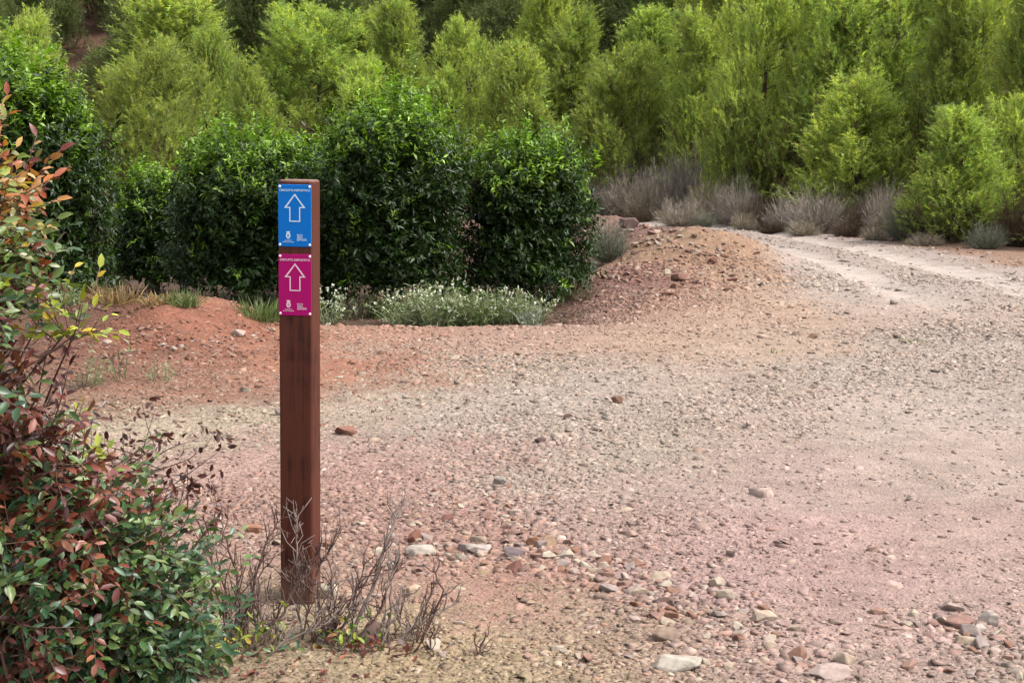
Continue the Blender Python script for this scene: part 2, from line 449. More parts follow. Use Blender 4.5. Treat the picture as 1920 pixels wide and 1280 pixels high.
def soil(x, y, jit=.35):
    x = np.asarray(x, float); y = np.asarray(y, float)
    jr = np.random.default_rng(4)
    jx, jy = jr.normal(0, .03, x.shape) * np.clip(y, 1, 20) * jit, jr.normal(0, .05, x.shape) * np.clip(y, 1, 20) * jit
    q = warp_xy(x + jx + fbm(x * 1.3, y * 1.3, 21, 5) * .5, y + jy + fbm(x * 1.3, y * 1.3, 31, 5) * .75)
    c = np.zeros(x.shape + (3,)); pb = np.zeros(x.shape)
    flat_q = q.reshape(-1, 2); fc = np.zeros((len(flat_q), 3)); fp = np.zeros(len(flat_q))
    for s in range(0, len(flat_q), 40000):
        d2 = ((flat_q[s:s + 40000, None] - ctrl_w[None]) ** 2).sum(-1)
        w = 1 / (d2 + 0.0012) ** 2
        w /= w.sum(1, keepdims=True)
        fc[s:s + 40000] = w @ ctrl_c; fp[s:s + 40000] = w @ ctrl_p
    c = fc.reshape(c.shape); pb = fp.reshape(pb.shape)
    # road surface : pale grit, smoother paler wheel tracks
    d, sd_, q_ = seg_dist(x, y, ROAD)
    far = sstep(10.5, 15.5, y)
    nz = fbm(x * 2.2, y * 2.2, 41, 3)
    on = sstep(2.3, 1.5, d + nz * .6) * far
    grit = alb((190, 174, 164), .1, .55)
    c = c + (grit - c) * (on * .85)[..., None]
    dl = np.abs(d - .72)
    rut = sstep(.44, .16, dl + nz * .22) * sstep(11.5, 19, y - nz * 3)
    pale = alb((216, 200, 189), .1, .57)
    c = c + (pale - c) * (rut * .7)[..., None]
    pb = pb * (1 - .9 * rut)
    # the hillside : red brown earth
    g = y - np.interp(x, HX, HY)
    hl = sstep(-1.5, 1.5, g + nz * 2)
    hillc = alb((112, 80, 62), .1, .55)
    c = c + (hillc - c) * hl[..., None]
    # orchard floor
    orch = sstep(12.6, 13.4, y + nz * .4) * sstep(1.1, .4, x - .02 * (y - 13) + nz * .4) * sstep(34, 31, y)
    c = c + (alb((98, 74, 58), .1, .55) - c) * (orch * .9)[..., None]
    v = 1 + .11 * fbm(x * 2.5, y * 2.5, 51, 4)
    return c * v[..., None], pb

# ------------------------------------------------------------------ terrain : one grid, split into ground / road / mounds / hillside
def axis(lo, hi, step, ext_lo, ext_hi, grow=1.09):
    a = list(np.arange(lo, hi, step))
    s = step; v = a[-1]; up = []
    while v < ext_hi: s *= grow; v += s; up.append(v)
    s = step; v = a[0]; dn = []
    while v > ext_lo: s *= grow; v -= s; dn.append(v)
    return np.array(dn[::-1] + a + up)
gx = axis(-4.6, 7.6, .064, -900, 900)
gy = axis(2.6, 19.5, .064, -500, 1400, 1.04)
GX, GY = np.meshgrid(gx, gy)
GZ = height(GX, GY)
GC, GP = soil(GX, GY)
V = np.stack([GX, GY, GZ], -1).reshape(-1, 3)
nx, ny = len(gx), len(gy)
i, j = np.meshgrid(np.arange(nx - 1), np.arange(ny - 1))
k = (j * nx + i)
Fq = np.stack([k, k + 1, k + nx + 1, k + nx], -1).reshape(-1, 4)
cx = (GX[:-1, :-1] + GX[1:, 1:]).ravel() / 2; cy = (GY[:-1, :-1] + GY[1:, 1:]).ravel() / 2
wob = fbm(cx * 1.7, cy * 1.7, 61, 3) * .5
rd, rs, rp_ = seg_dist(cx, cy, ROAD)
hill_m = (cy - np.interp(cx, HX, HY) + wob) > 0
pile_m = (pile_h(cx, cy) + wob * .04 > .085) & ~hill_m
road_m = (rd + wob * .6 < 1.75) & (cy > 11.5) & ~hill_m & ~pile_m
mound_m = (mound_h(cx, cy) + wob * .03 > .07) & ~hill_m
ground_m = ~(hill_m | pile_m | road_m | mound_m)
def terrain_part(name, mask):
    f = Fq[mask]; u, inv = np.unique(f, return_inverse=True)
    me = mesh_np(name, V[u], inv.reshape(-1, 4), M_SOIL, GC.reshape(-1, 3)[u], True, {'pebbly': GP.ravel()[u]})
    return tag(link(name, me), kind='structure')
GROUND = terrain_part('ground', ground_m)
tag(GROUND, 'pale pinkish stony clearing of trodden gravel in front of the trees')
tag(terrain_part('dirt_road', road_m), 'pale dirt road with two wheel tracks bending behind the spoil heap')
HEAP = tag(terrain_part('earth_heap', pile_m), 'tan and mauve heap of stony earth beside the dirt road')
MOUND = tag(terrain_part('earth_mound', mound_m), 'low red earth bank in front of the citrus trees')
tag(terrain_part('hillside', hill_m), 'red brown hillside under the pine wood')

# ------------------------------------------------------------------ stones
SLAB = np.array([(-.5, -.5, 0), (.5, -.5, 0), (.5, .5, 0), (-.5, .5, 0), (-.41, -.41, 1), (.41, -.41, 1), (.41, .41, 1), (-.41, .41, 1)])
SLABF = np.array([(4, 5, 6), (4, 6, 7), (0, 1, 5), (0, 5, 4), (1, 2, 6), (1, 6, 5), (2, 3, 7), (2, 7, 6), (3, 0, 4), (3, 4, 7)])
PAL = np.array([alb(c, .15, .55) for c in [(215, 200, 180), (205, 170, 150), (190, 130, 95), (160, 122, 112), (190, 172, 160), (204, 180, 150), (160, 105, 85)]])

def gravel_mesh(x, y, size, rng, name):
    N = len(x)
    tv = SLAB[None] + rng.normal(size=(N, 8, 3)) * np.array([.17, .17, .16])
    asp = rng.uniform(.5, .95, N); hh = rng.uniform(.14, .40, N)
    tv = tv * np.stack([size, size * asp, size * hh], 1)[:, None]
    a = rng.uniform(0, 2 * PI, N); tx = rng.normal(0, .13, N); ty = rng.normal(0, .13, N)
    ca, sa = np.cos(a), np.sin(a)
    X = tv[..., 0]; Y = tv[..., 1]; Z = tv[..., 2] + X * tx[:, None] + Y * ty[:, None]
    W = np.stack([X * ca[:, None] - Y * sa[:, None] + x[:, None], X * sa[:, None] + Y * ca[:, None] + y[:, None], Z], -1)
    W[..., 2] += (height(x, y) - size * hh * .30)[:, None]
    c, pb = soil(x, y, 1.0)
    pal = PAL[rng.integers(0, len(PAL), N)]
    mixf = rng.uniform(0, .45, N)[:, None] * (rng.random(N) < .5)[:, None]
    c = c * (1 - mixf) + pal * mixf
    c = c * np.exp(rng.normal(.05, .15, N))[:, None]
    F = (SLABF[None] + (np.arange(N) * 8)[:, None, None]).reshape(-1, 3)
    return mesh_np(name, W.reshape(-1, 3), F, M_STONE, np.repeat(c, 8, 0))

def scatter(N, d0, d1, power, rng):
    u = rng.random(N)
    e = power + 1
    D = (d0 ** e + u * (d1 ** e - d0 ** e)) ** (1 / e)
    x = rng.uniform(-1, 1, N) * (.43 * D + .3)
    return x, D
rg = np.random.default_rng(5)
x, y = scatter(222000, 3.5, 17.5, -.30, rg)
_, pb = soil(x, y)
cl = .5 + 1.3 * fbm(x * 1.3, y * 1.3, 71, 3)
keep = rg.random(len(x)) < np.clip(pb ** 2.2 * np.clip(cl, .3, 1.2), .05, 1)
x, y = x[keep], y[keep]
size = (.0082 + .00115 * y) * np.exp(rg.normal(0, .42, len(x)))
x2, y2 = scatter(16000, 16, 33, 0.3, rg)
d2, _, _ = seg_dist(x2, y2, ROAD)
_, pb2 = soil(x2, y2)
k2 = ((d2 < 2.6) | (pile_h(x2, y2) > .05)) & (rg.random(len(x2)) < pb2)
x, y, size = np.r_[x, x2[k2]], np.r_[y, y2[k2]], np.r_[size, .038 * np.exp(rg.normal(0, .4, k2.sum()))]
bx, by = [], []
for (a, b, sp, n) in [((600, 1000), (1050, 1060), 45, 500), ((1000, 1040), (1330, 1130), 50, 450), ((1150, 1110), (1560, 1240), 55, 450), ((880, 890), (1020, 1010), 45, 180), ((1660, 1150), (1915, 1240), 40, 220), ((380, 960), (540, 1040), 35, 120), ((760, 930), (1020, 1000), 40, 160)]:
    for _ in range(n):
        t = rg.random(); P = on_ground(a[0] + (b[0] - a[0]) * t + rg.normal(0, sp), min(a[1] + (b[1] - a[1]) * t + rg.normal(0, sp * .6), 1300))
        bx.append(P[0]); by.append(P[1])
x, y, size = np.r_[x, bx], np.r_[y, by], np.r_[size, .024 * np.exp(rg.normal(0, .3, len(bx)))]
GRAVEL = tag(link('gravel', gravel_mesh(x, y, size, rg, 'gravel')), 'loose pale gravel chips strewn over the clearing, banks and road', kind='stuff')

import bmesh
def rock_mesh(seed, dims, c, name='stone', npts=16, bev=.06):
    r = np.random.default_rng(seed)
    bm = bmesh.new()
    P = nrm(r.normal(size=(npts, 3))) * r.uniform(.75, 1.05, (npts, 1))
    P = np.sign(P) * np.abs(P) ** .75
    for p in P: bm.verts.new(p * np.array(dims) / 2)
    res = bmesh.ops.convex_hull(bm, input=bm.verts)
    bmesh.ops.delete(bm, geom=[g for g in res['geom_interior'] if isinstance(g, bmesh.types.BMVert)], context='VERTS')
    bmesh.ops.dissolve_limit(bm, angle_limit=R(14), verts=bm.verts, edges=bm.edges)
    bmesh.ops.bevel(bm, geom=list(bm.edges), offset=min(dims) * bev, segments=1, affect='EDGES', clamp_overlap=True)
    bmesh.ops.triangulate(bm, faces=bm.faces)
    me = bpy.data.meshes.new(name); bm.to_mesh(me); bm.free()
    n = len(me.vertices); cc = np.ones((n, 4), np.float32); cc[:, :3] = c
    a = me.attributes.new('col', 'FLOAT_COLOR', 'POINT'); a.data.foreach_set('color', cc.ravel())
    me.materials.append(M_STONE)
    return me

SHAPES = []
for s in range(10):
    dims = [(1, .75, .5), (1, .6, .4), (1, .85, .6), (1, .7, .32), (1, .8, .45)][s % 5]
    for ci, cc in enumerate([(198, 172, 156), (180, 134, 116), (206, 188, 164), (168, 118, 92), (176, 156, 148), (202, 176, 150)]):
        SHAPES.append(rock_mesh(100 + s, dims, alb(cc, .25, .54)))
rs_ = np.random.default_rng(8)
BANDS = [((600, 1010), (1050, 1060), 34, 60), ((1000, 1040), (1330, 1120), 36, 55), ((1150, 1110), (1520, 1230), 40, 45), ((880, 890), (1010, 1000), 30, 25),
         ((1680, 1150), (1910, 1230), 26, 24), ((1000, 1230), (1900, 1275), 14, 30), ((360, 960), (520, 1040), 24, 16), ((750, 930), (1000, 990), 26, 20), ((600, 1120), (900, 1260), 40, 14), ((450, 780), (1250, 760), 40, 12)]
spots = []
sizes = []
for (a, b, sp, n) in BANDS:
    for _ in range(n):
        t = rs_.random()
        sizes.append(.054 if a[1] in (1010, 1040, 1110, 1150, 960) else .036)
        spots.append((a[0] + (b[0] - a[0]) * t + rs_.normal(0, sp), a[1] + (b[1] - a[1]) * t + rs_.normal(0, sp * .6)))
for (px, py), s0 in list(zip(spots, sizes))[:300]:
    py = min(py, 1290)
    P = on_ground(px, py)
    sz = float(np.clip(s0 * math.exp(rs_.normal(0, .32)), .022, .085)) * (1 if py > 850 else 1.3)
    o = link('stone', SHAPES[rs_.integers(0, len(SHAPES))], GROUND)
    o.location = (P[0], P[1], float(height(P[0], P[1])) + sz * .07)
    o.rotation_euler = (rs_.normal(0, .22), rs_.normal(0, .22), rs_.uniform(0, 6.28))
    o.scale = (sz, sz * rs_.uniform(.85, 1.15), sz * rs_.uniform(.8, 1.2))

for (a, b, sp, n, par) in [((1090, 420), (1280, 445), 22, 34, HEAP), ((1130, 520), (1330, 500), 30, 40, HEAP), ((1180, 560), (1420, 530), 22, 40, HEAP), ((1200, 450), (1400, 480), 16, 50, HEAP), ((200, 640), (500, 640), 34, 130, MOUND)]:
    for _ in range(n):
        t = rs_.random(); P = on_ground(a[0] + (b[0] - a[0]) * t + rs_.normal(0, sp), a[1] + (b[1] - a[1]) * t + rs_.normal(0, sp * .5))
        if P[1] > 34: continue
        sz = float(np.clip((.085 if par is HEAP else .042) * math.exp(rs_.normal(0, .35)), .035, .17))
        o = link('stone', SHAPES[rs_.integers(0, 10) * 6 + int(rs_.choice([0, 1, 1, 3, 5] if par is HEAP else [1, 3, 3, 0]))], par)
        o.location = (P[0], P[1], float(height(P[0], P[1])) + sz * .08)
        o.rotation_euler = (rs_.normal(0, .3), rs_.normal(0, .3), rs_.uniform(0, 6.28)); o.scale = (sz, sz, sz)

ROCKS = [  # px, py (foot), width px, dims ratio, colour, yaw, label
    (1800, 1178, 66, (1, .62, .5), (176, 126, 112), .25, 'broad reddish slab lying against the pale square block'),
    (1858, 1172, 42, (1, .8, .85), (204, 186, 172), -.3, 'pale square-edged block standing beside the broad reddish slab'),
    (1839, 1186, 28, (1, .8, .7), (206, 196, 178), .6, 'small whitish pebble wedged in front of the pale square block'),
    (1270, 1258, 105, (1, .6, .36), (204, 192, 172), .35, 'large flat whitish boulder sunk in the yellowish gravel'),
    (1250, 1202, 62, (1, .7, .5), (172, 142, 118), .1, 'tan brown lump of rock just behind the large flat whitish boulder'),
    (1002, 1026, 34, (1, .8, .8), (172, 112, 70), .2, 'ochre brown cobble touching its paler twin beyond the orange bare patch'),
    (1030, 1024, 36, (1, .8, .75), (186, 148, 108), .9, 'pale tan cobble touching an ochre brown one beyond the orange bare patch'),
    (963, 1046, 44, (1, .75, .65), (150, 128, 132), .4, 'purplish grey stone behind the red cube-shaped stone'),
    (965, 1072, 32, (1, .9, .9), (152, 92, 78), .7, 'dark red cube-shaped stone at the edge of the orange bare patch'),
    (474, 1000, 34, (1, .8, .65), (190, 122, 80), .1, 'orange stone lying on the ground beside the brown post'),
    (613, 1122, 40, (1, .8, .9), (206, 194, 168), .5, 'whitish rounded rock right against the foot of the post'),
    (772, 1118, 42, (1, .8, .65), (206, 172, 136), .9, 'smooth tan rock between the bare twigs and the orange patch'),
    (936, 910, 26, (1, .6, 1.0), (176, 164, 152), .2, 'upright grey stone in the small cluster on pink gravel'),
    (1158, 756, 24, (1, .7, .8), (150, 104, 78), .3, 'brown stone sitting alone on the pale cream gravel'),
    (1064, 786, 26, (1, .6, .5), (120, 78, 70), .5, 'dark maroon chip among pale cream gravel'),
    (1014, 830, 26, (1, .7, .6), (122, 86, 82), .8, 'dark purple stone on the pink strip beyond the cluster'),
    (1525, 634, 24, (1, .7, .6), (166, 116, 80), .1, 'brown stone where the tan earth meets the grey gravel'),
    (642, 816, 48, (1, .7, .45), (170, 106, 80), .2, 'flat red clod beside the post on cream gravel'),
    (1436, 1166, 56, (1, .7, .5), (206, 180, 152), .4, 'long cream rock in the band of rubble nearest the pink earth'),
    (1364, 1126, 46, (1, .8, .65), (200, 176, 150), .2, 'pale tan block in the band of rubble, behind the long cream rock'),
    (1347, 1100, 36, (1, .8, .7), (206, 182, 154), .9, 'small pale tan block topping the band of rubble'),
    (1250, 1136, 40, (1, .8, .6), (142, 108, 92), .3, 'dark brown stone in the middle of the rubble band'),
    (446, 632, 28, (1, .8, .5), (206, 176, 158), .3, 'pale pinkish stone lying on the red earth bank'),
    (1335, 496, 18, (1, .7, 1.2), (166, 108, 80), .2, 'upright brown rock on the tan flank of the earth heap'),
    (1275, 528, 34, (1, .7, .6), (150, 100, 76), .5, 'dark brown clod low on the front of the earth heap'),
    (1108, 424, 34, (1, .7, .8), (140, 92, 76), .5, 'large brown rock on the back crest of the earth heap'),
    (1180, 428, 40, (1, .6, .6), (132, 96, 90), .1, 'mauve slab on the crest of the earth heap behind the grey tuft'),
    (1560, 1274, 90, (1, .7, .28), (200, 172, 160), .2, 'flat pinkish slab flush with the trodden earth, bottom edge'),
    (788, 1042, 62, (1, .7, .5), (204, 190, 172), .6, 'whitish rough rock among the rubble beyond the bare twigs'),
    (776, 1016, 36, (1, .6, .8), (160, 96, 72), 1.1, 'rust red stone leaning on the whitish rough rock'),
    (898, 1038, 48, (1, .7, .45), (202, 184, 172), .1, 'pale low stone between rust red and purplish grey stones'),
    (838, 976, 26, (1, .7, .6), (160, 100, 84), .2, 'small brick red stone above the twigs on pink gravel'),
]
for q, (px, py, wpx, dims, c, yaw, lab) in enumerate(ROCKS):
    P = on_ground(px, py)
    w = wpx * P[1] / FPX
    d3 = tuple(w * a * 1.12 for a in dims)
    o = link('rock', rock_mesh(300 + q, d3, alb(c, .32, .54), 'rock', 20, .05))
    o.location = (P[0], P[1] + d3[1] * .35, float(height(P[0], P[1] + d3[1] * .35)) + d3[2] * .20)
    o.rotation_euler = (rs_.normal(0, .08), rs_.normal(0, .08), yaw)
    tag(o, lab, 'rock', 'larger rocks lying on the clearing')

# ------------------------------------------------------------------ signpost
def bev_box(name, dims, off, seg, mat, z0=0):
    bm = bmesh.new(); bmesh.ops.create_cube(bm, size=1)
    for v in bm.verts: v.co = Vector((v.co.x * dims[0], v.co.y * dims[1], (v.co.z + .5) * dims[2] + z0))
    bmesh.ops.bevel(bm, geom=list(bm.edges), offset=off, segments=seg, affect='EDGES', profile=.5)
    me = bpy.data.meshes.new(name); bm.to_mesh(me); bm.free(); me.materials.append(mat)
    return me

def prism(name, loops, depth, mat):
    """2D outer loop with an optional hole of as many points, in the XZ plane, extruded towards -Y"""
    bm = bmesh.new()
    def ring(pts, yv): return [bm.verts.new((p[0], yv, p[1])) for p in pts]
    if len(loops) == 1:
        f, b = ring(loops[0], -depth), ring(loops[0], 0)
        bm.faces.new(f); n = len(f)
        for q in range(n): bm.faces.new((f[q], b[q], b[(q + 1) % n], f[(q + 1) % n]))
    else:
        fo, fi, bo, bi = ring(loops[0], -depth), ring(loops[1], -depth), ring(loops[0], 0), ring(loops[1], 0)
        n = len(fo)
        for q in range(n):
            e = (q + 1) % n
            bm.faces.new((fo[q], fo[e], fi[e], fi[q]))
            bm.faces.new((fo[q], bo[q], bo[e], fo[e])); bm.faces.new((fi[q], fi[e], bi[e], bi[q]))
    bmesh.ops.recalc_face_normals(bm, faces=bm.faces)
    me = bpy.data.meshes.new(name); bm.to_mesh(me); bm.free(); me.materials.append(mat)
    return me

def text_mesh(body, width, h, mat):
    cu = bpy.data.curves.new('lettering', 'FONT'); cu.body = body; cu.size = h * 1.4; cu.extrude = .0003
    cu.align_x = 'CENTER'; cu.align_y = 'CENTER'; cu.offset = h * .02
    t = bpy.data.objects.new('tmp', cu); COL.objects.link(t)
    bpy.context.view_layer.update()
    me = bpy.data.meshes.new_from_object(t.evaluated_get(bpy.context.evaluated_depsgraph_get()))
    bpy.data.objects.remove(t); bpy.data.curves.remove(cu)
    co = np.zeros(len(me.vertices) * 3, np.float32); me.vertices.foreach_get('co', co); co = co.reshape(-1, 3)
    if width: co[:, 0] *= width / max(np.ptp(co[:, 0]), 1e-6)
    co = np.stack([co[:, 0], -co[:, 2] - .0002, co[:, 1]], 1)
    me.vertices.foreach_set('co', co.astype(np.float32).ravel()); me.update()
    me.materials.clear(); me.materials.append(mat); me.name = 'lettering'
    return me

M_BLUE = flat_mat('blue_plate', (.001, .112, .40), .45, .12)
M_MAG = flat_mat('magenta_plate', (.28, .003, .096), .45, .12)
M_WHITE_B = flat_mat('pale_print', (0.4250, 0.5270, 0.6120), .4)
M_WHITE_M = flat_mat('pink_white_print', (0.5780, 0.4250, 0.5100), .4)
M_SCREW = flat_mat('screw_steel', (.62, .60, .60), .35)

PW = .110
base = on_ground(563, 1132)
post_c = at(556, 1132, base[1])
sp = empty('signpost', (post_c[0] + .006, base[1] + PW / 2, float(height(post_c[0], base[1]))), 'square brown wooden waymark post carrying a blue and a magenta arrow plate', 'signpost')
PH = at(560, 337, base[1])[2] - sp.location.z
sp.rotation_euler = (0, R(.95), R(-6.0))
link('post', bev_box('post', (PW, PW, PH + .12), .009, 3, M_WOOD, -.12), sp)
def sign(zt, plate_mat, ink, colour):
    pw, ph, th = .1075, .196, .003
    pl = link('sign_panel', bev_box('sign_panel', (pw, th, ph), .0012, 1, plate_mat, -ph), sp, loc=(0, -PW / 2 - th / 2 - .0006, zt))
    pl['label'] = colour + ' plate with a white outlined arrow pointing up'
    y0 = -th / 2 - .0001
    hw, sw, zt_, zb, ze, t = .0345, .0175, -.0285, -.0735, -.117, .0040
    def arrow(i):
        k_ = i * 1.9; kk = i
        return [(0, zt_ - k_), (hw - i * 2.5, zb + kk), (sw - kk, zb + kk), (sw - kk, ze + kk), (-sw + kk, ze + kk), (-sw + kk, zb + kk), (-hw + i * 2.5, zb + kk)]
    link('arrow', prism('arrow', [arrow(0), arrow(t * .82)], .0004, ink), pl, loc=(0, y0, 0))
    link('lettering', text_mesh('CIRCUITO DEPORTIVO', .098, .0066, ink), pl, loc=(0, y0, -.0185))
    a = np.linspace(0, 2 * PI, 20, endpoint=False)
    em = link('emblem', prism('emblem', [[(.0072 * math.cos(v), .0098 * math.sin(v)) for v in a], [(.0032 * math.cos(v), .0062 * math.sin(v)) for v in a]], .0004, ink), pl, loc=(-.0215, y0, -.1610))
    link('emblem', prism('emblem', [[(-.0052, .0092), (-.0066, .0142), (-.003, .0120), (0, .0150), (.003, .0120), (.0066, .0142), (.0052, .0092)]], .0004, ink), pl, loc=(-.0215, y0, -.1610))
    link('emblem', prism('emblem', [[(-.0007, -.006), (.0007, -.006), (.0007, .006), (-.0007, .006)]], .0004, ink), pl, loc=(-.0215, y0, -.1610))
    link('lettering', text_mesh('AJUNTAMENT', .024, .0026, ink), pl, loc=(-.0215, y0, -.1765))
    link('lettering', text_mesh('DIPUTACIÓ DE CASTELLÓ', .036, .0028, ink), pl, loc=(-.0215, y0, -.1815))
    for s_, (tx, w_, h_) in enumerate([('RUTA', .018, .0052), ('SERRA', .018, .0052), ('ESPADÀ', .031, .0062)]):
        link('lettering', text_mesh(tx, w_, h_, ink), pl, loc=(.007 + w_ / 2, y0, -.1595 - s_ * .0072))
    bm = bmesh.new(); bmesh.ops.create_uvsphere(bm, u_segments=10, v_segments=6, radius=.0042)
    for v in bm.verts: v.co.y *= .45
    sme = bpy.data.meshes.new('screw'); bm.to_mesh(sme); bm.free(); sme.materials.append(M_SCREW)
    for sx in (-1, 1):
        for sz in (-.0065, -ph + .0065): link('screw', sme, pl, loc=(sx * (pw / 2 - .0055), y0, sz))
sign(PH - .0150, M_BLUE, M_WHITE_B, 'blue')
sign(PH - .0150 - .196 - .0235, M_MAG, M_WHITE_M, 'magenta')

# ------------------------------------------------------------------ pines
def pine_proto(seed, H=5.0, RR=1.5, bushy=False):
    r = np.random.default_rng(seed)
    trunk = MB(); bark = lin(92, 74, 62) * .7
    lean = r.normal(0, .12, 2)
    zs = np.linspace(-.15, H * .96, 8)
    axis_ = np.stack([lean[0] * (zs / H) ** 2 + .05 * np.sin(zs * 1.7 + seed), lean[1] * (zs / H) ** 2 + .05 * np.cos(zs * 1.3), zs], 1)
    trunk.add(*tube(axis_, np.linspace(.085, .012, 8), 6), bark)
    SP, SDIR, ST, SU = [], [], [], []
    up = np.array([0, 0, 1.0])
    def lobe(c, rx, rz, n, t):
        u = nrm(r.normal(size=(n, 3))); u[:, 2] = np.where(u[:, 2] < -.55, -u[:, 2], u[:, 2])
        rr_ = r.uniform(.55, 1.08, (n, 1))
        P = c + u * np.array([rx, rx, rz]) * rr_
        out = np.stack([P[:, 0], P[:, 1], 0 * P[:, 0]], 1); out = out / np.maximum(np.linalg.norm(out, axis=1, keepdims=True), .15)
        d = nrm(u * .40 + up * r.uniform(.6, 1.4, (n, 1)) + out * .25 + r.normal(0, .25, (n, 3)))
        SU.extend(u[:, 2] * rr_[:, 0]); SP.extend(P); SDIR.extend(d); ST.extend([(t, 1)] * n)
    nl = 54
    for b in range(nl):
        t = .05 + .86 * ((b + r.random()) / nl) ** .95
        az = b * 2.399 + r.normal(0, .4)
        prof = (1 - t) ** .72 * min(1, (t + .12) / .25) ** .5 * r.uniform(.8, 1.15)
        if bushy: prof = (1 - t ** 2.4) ** .65 * min(1, (t + .15) / .25) ** .5
        rad = RR * prof * r.uniform(.22, .86)
        z = t * H
        c = np.array([np.interp(z, zs, axis_[:, 0]) + math.cos(az) * rad, np.interp(z, zs, axis_[:, 1]) + math.sin(az) * rad, z + r.normal(0, .1)])
        rx = r.uniform(.24, .42) * (1.15 - .45 * t) * RR / 1.5; rz = rx * r.uniform(1.5, 2.4)
        c[2] = max(c[2], rz * .6)
        z0_ = max(z - rad * r.uniform(.35, .9), .1)
        p0 = np.array([np.interp(z0_, zs, axis_[:, 0]), np.interp(z0_, zs, axis_[:, 1]), z0_])
        P = spline([p0, p0 * .45 + c * .55 - up * .08, c, c + up * rz * .9], 8)
        trunk.add(*tube(P, np.linspace(.026 * (1.2 - t), .004, 8), 4), bark * r.uniform(.8, 1.2))
        if b % 5 != 2: lobe(c + up * rz * r.uniform(.7, 1.0) + np.array([math.cos(az), math.sin(az), 0]) * rx * .3, r.uniform(.07, .12), r.uniform(.28, .5) * (1.1 - .4 * t), 20, t)
        lobe(c, rx, rz, int(46 * (rx / .3) ** 1.6) + 12, t)
    lobe(axis_[-1] - up * .15, .11, .5, 50, 1)
    lobe(axis_[-2] - up * .1, .30, .55, 80, .9)
    SP, SDIR, ST = np.array(SP), np.array(SDIR), np.array(ST)
    N = len(SP); K = 17
    base_c = np.array([.190, .258, .085])
    tint = np.exp(r.normal(0, .20, N))
    warm = r.random(N)
    sc = base_c[None] * tint[:, None] * np.stack([1 + .35 * warm, 1 + .1 * warm, 1 - .1 * warm], 1)
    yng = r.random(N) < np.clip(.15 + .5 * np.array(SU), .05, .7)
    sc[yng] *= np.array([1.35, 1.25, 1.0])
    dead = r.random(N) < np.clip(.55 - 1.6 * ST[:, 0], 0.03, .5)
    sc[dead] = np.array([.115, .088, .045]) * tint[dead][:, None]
    slen = r.uniform(.18, .46, N)
    pos = np.repeat(SP, K, 0); d = np.repeat(SDIR, K, 0)
    u = r.random(N * K)
    b0 = pos + d * (u * np.repeat(slen, K))[:, None]
    nd = nrm(d * r.uniform(.6, 1.3, (N * K, 1)) + nrm(np.cross(d, r.normal(size=d.shape))) * .75)
    Ln = r.uniform(.07, .12, N * K); Wn = np.full(N * K, .0085)
    sv = nrm(np.cross(nd, r.normal(size=nd.shape))) * Wn[:, None]
    Vn = np.stack([b0 - sv, b0 + sv, b0 + nd * Ln[:, None]], 1).reshape(-1, 3)
    Fn = np.arange(len(Vn)).reshape(-1, 3)
    cc = np.repeat(np.repeat(sc, K, 0) * np.exp(r.normal(0, .1, (N * K, 1))), 3, 0)
    return trunk.mesh('trunk', M_BARK, True), mesh_np('crown', Vn, Fn, M_PINE, cc), N * K

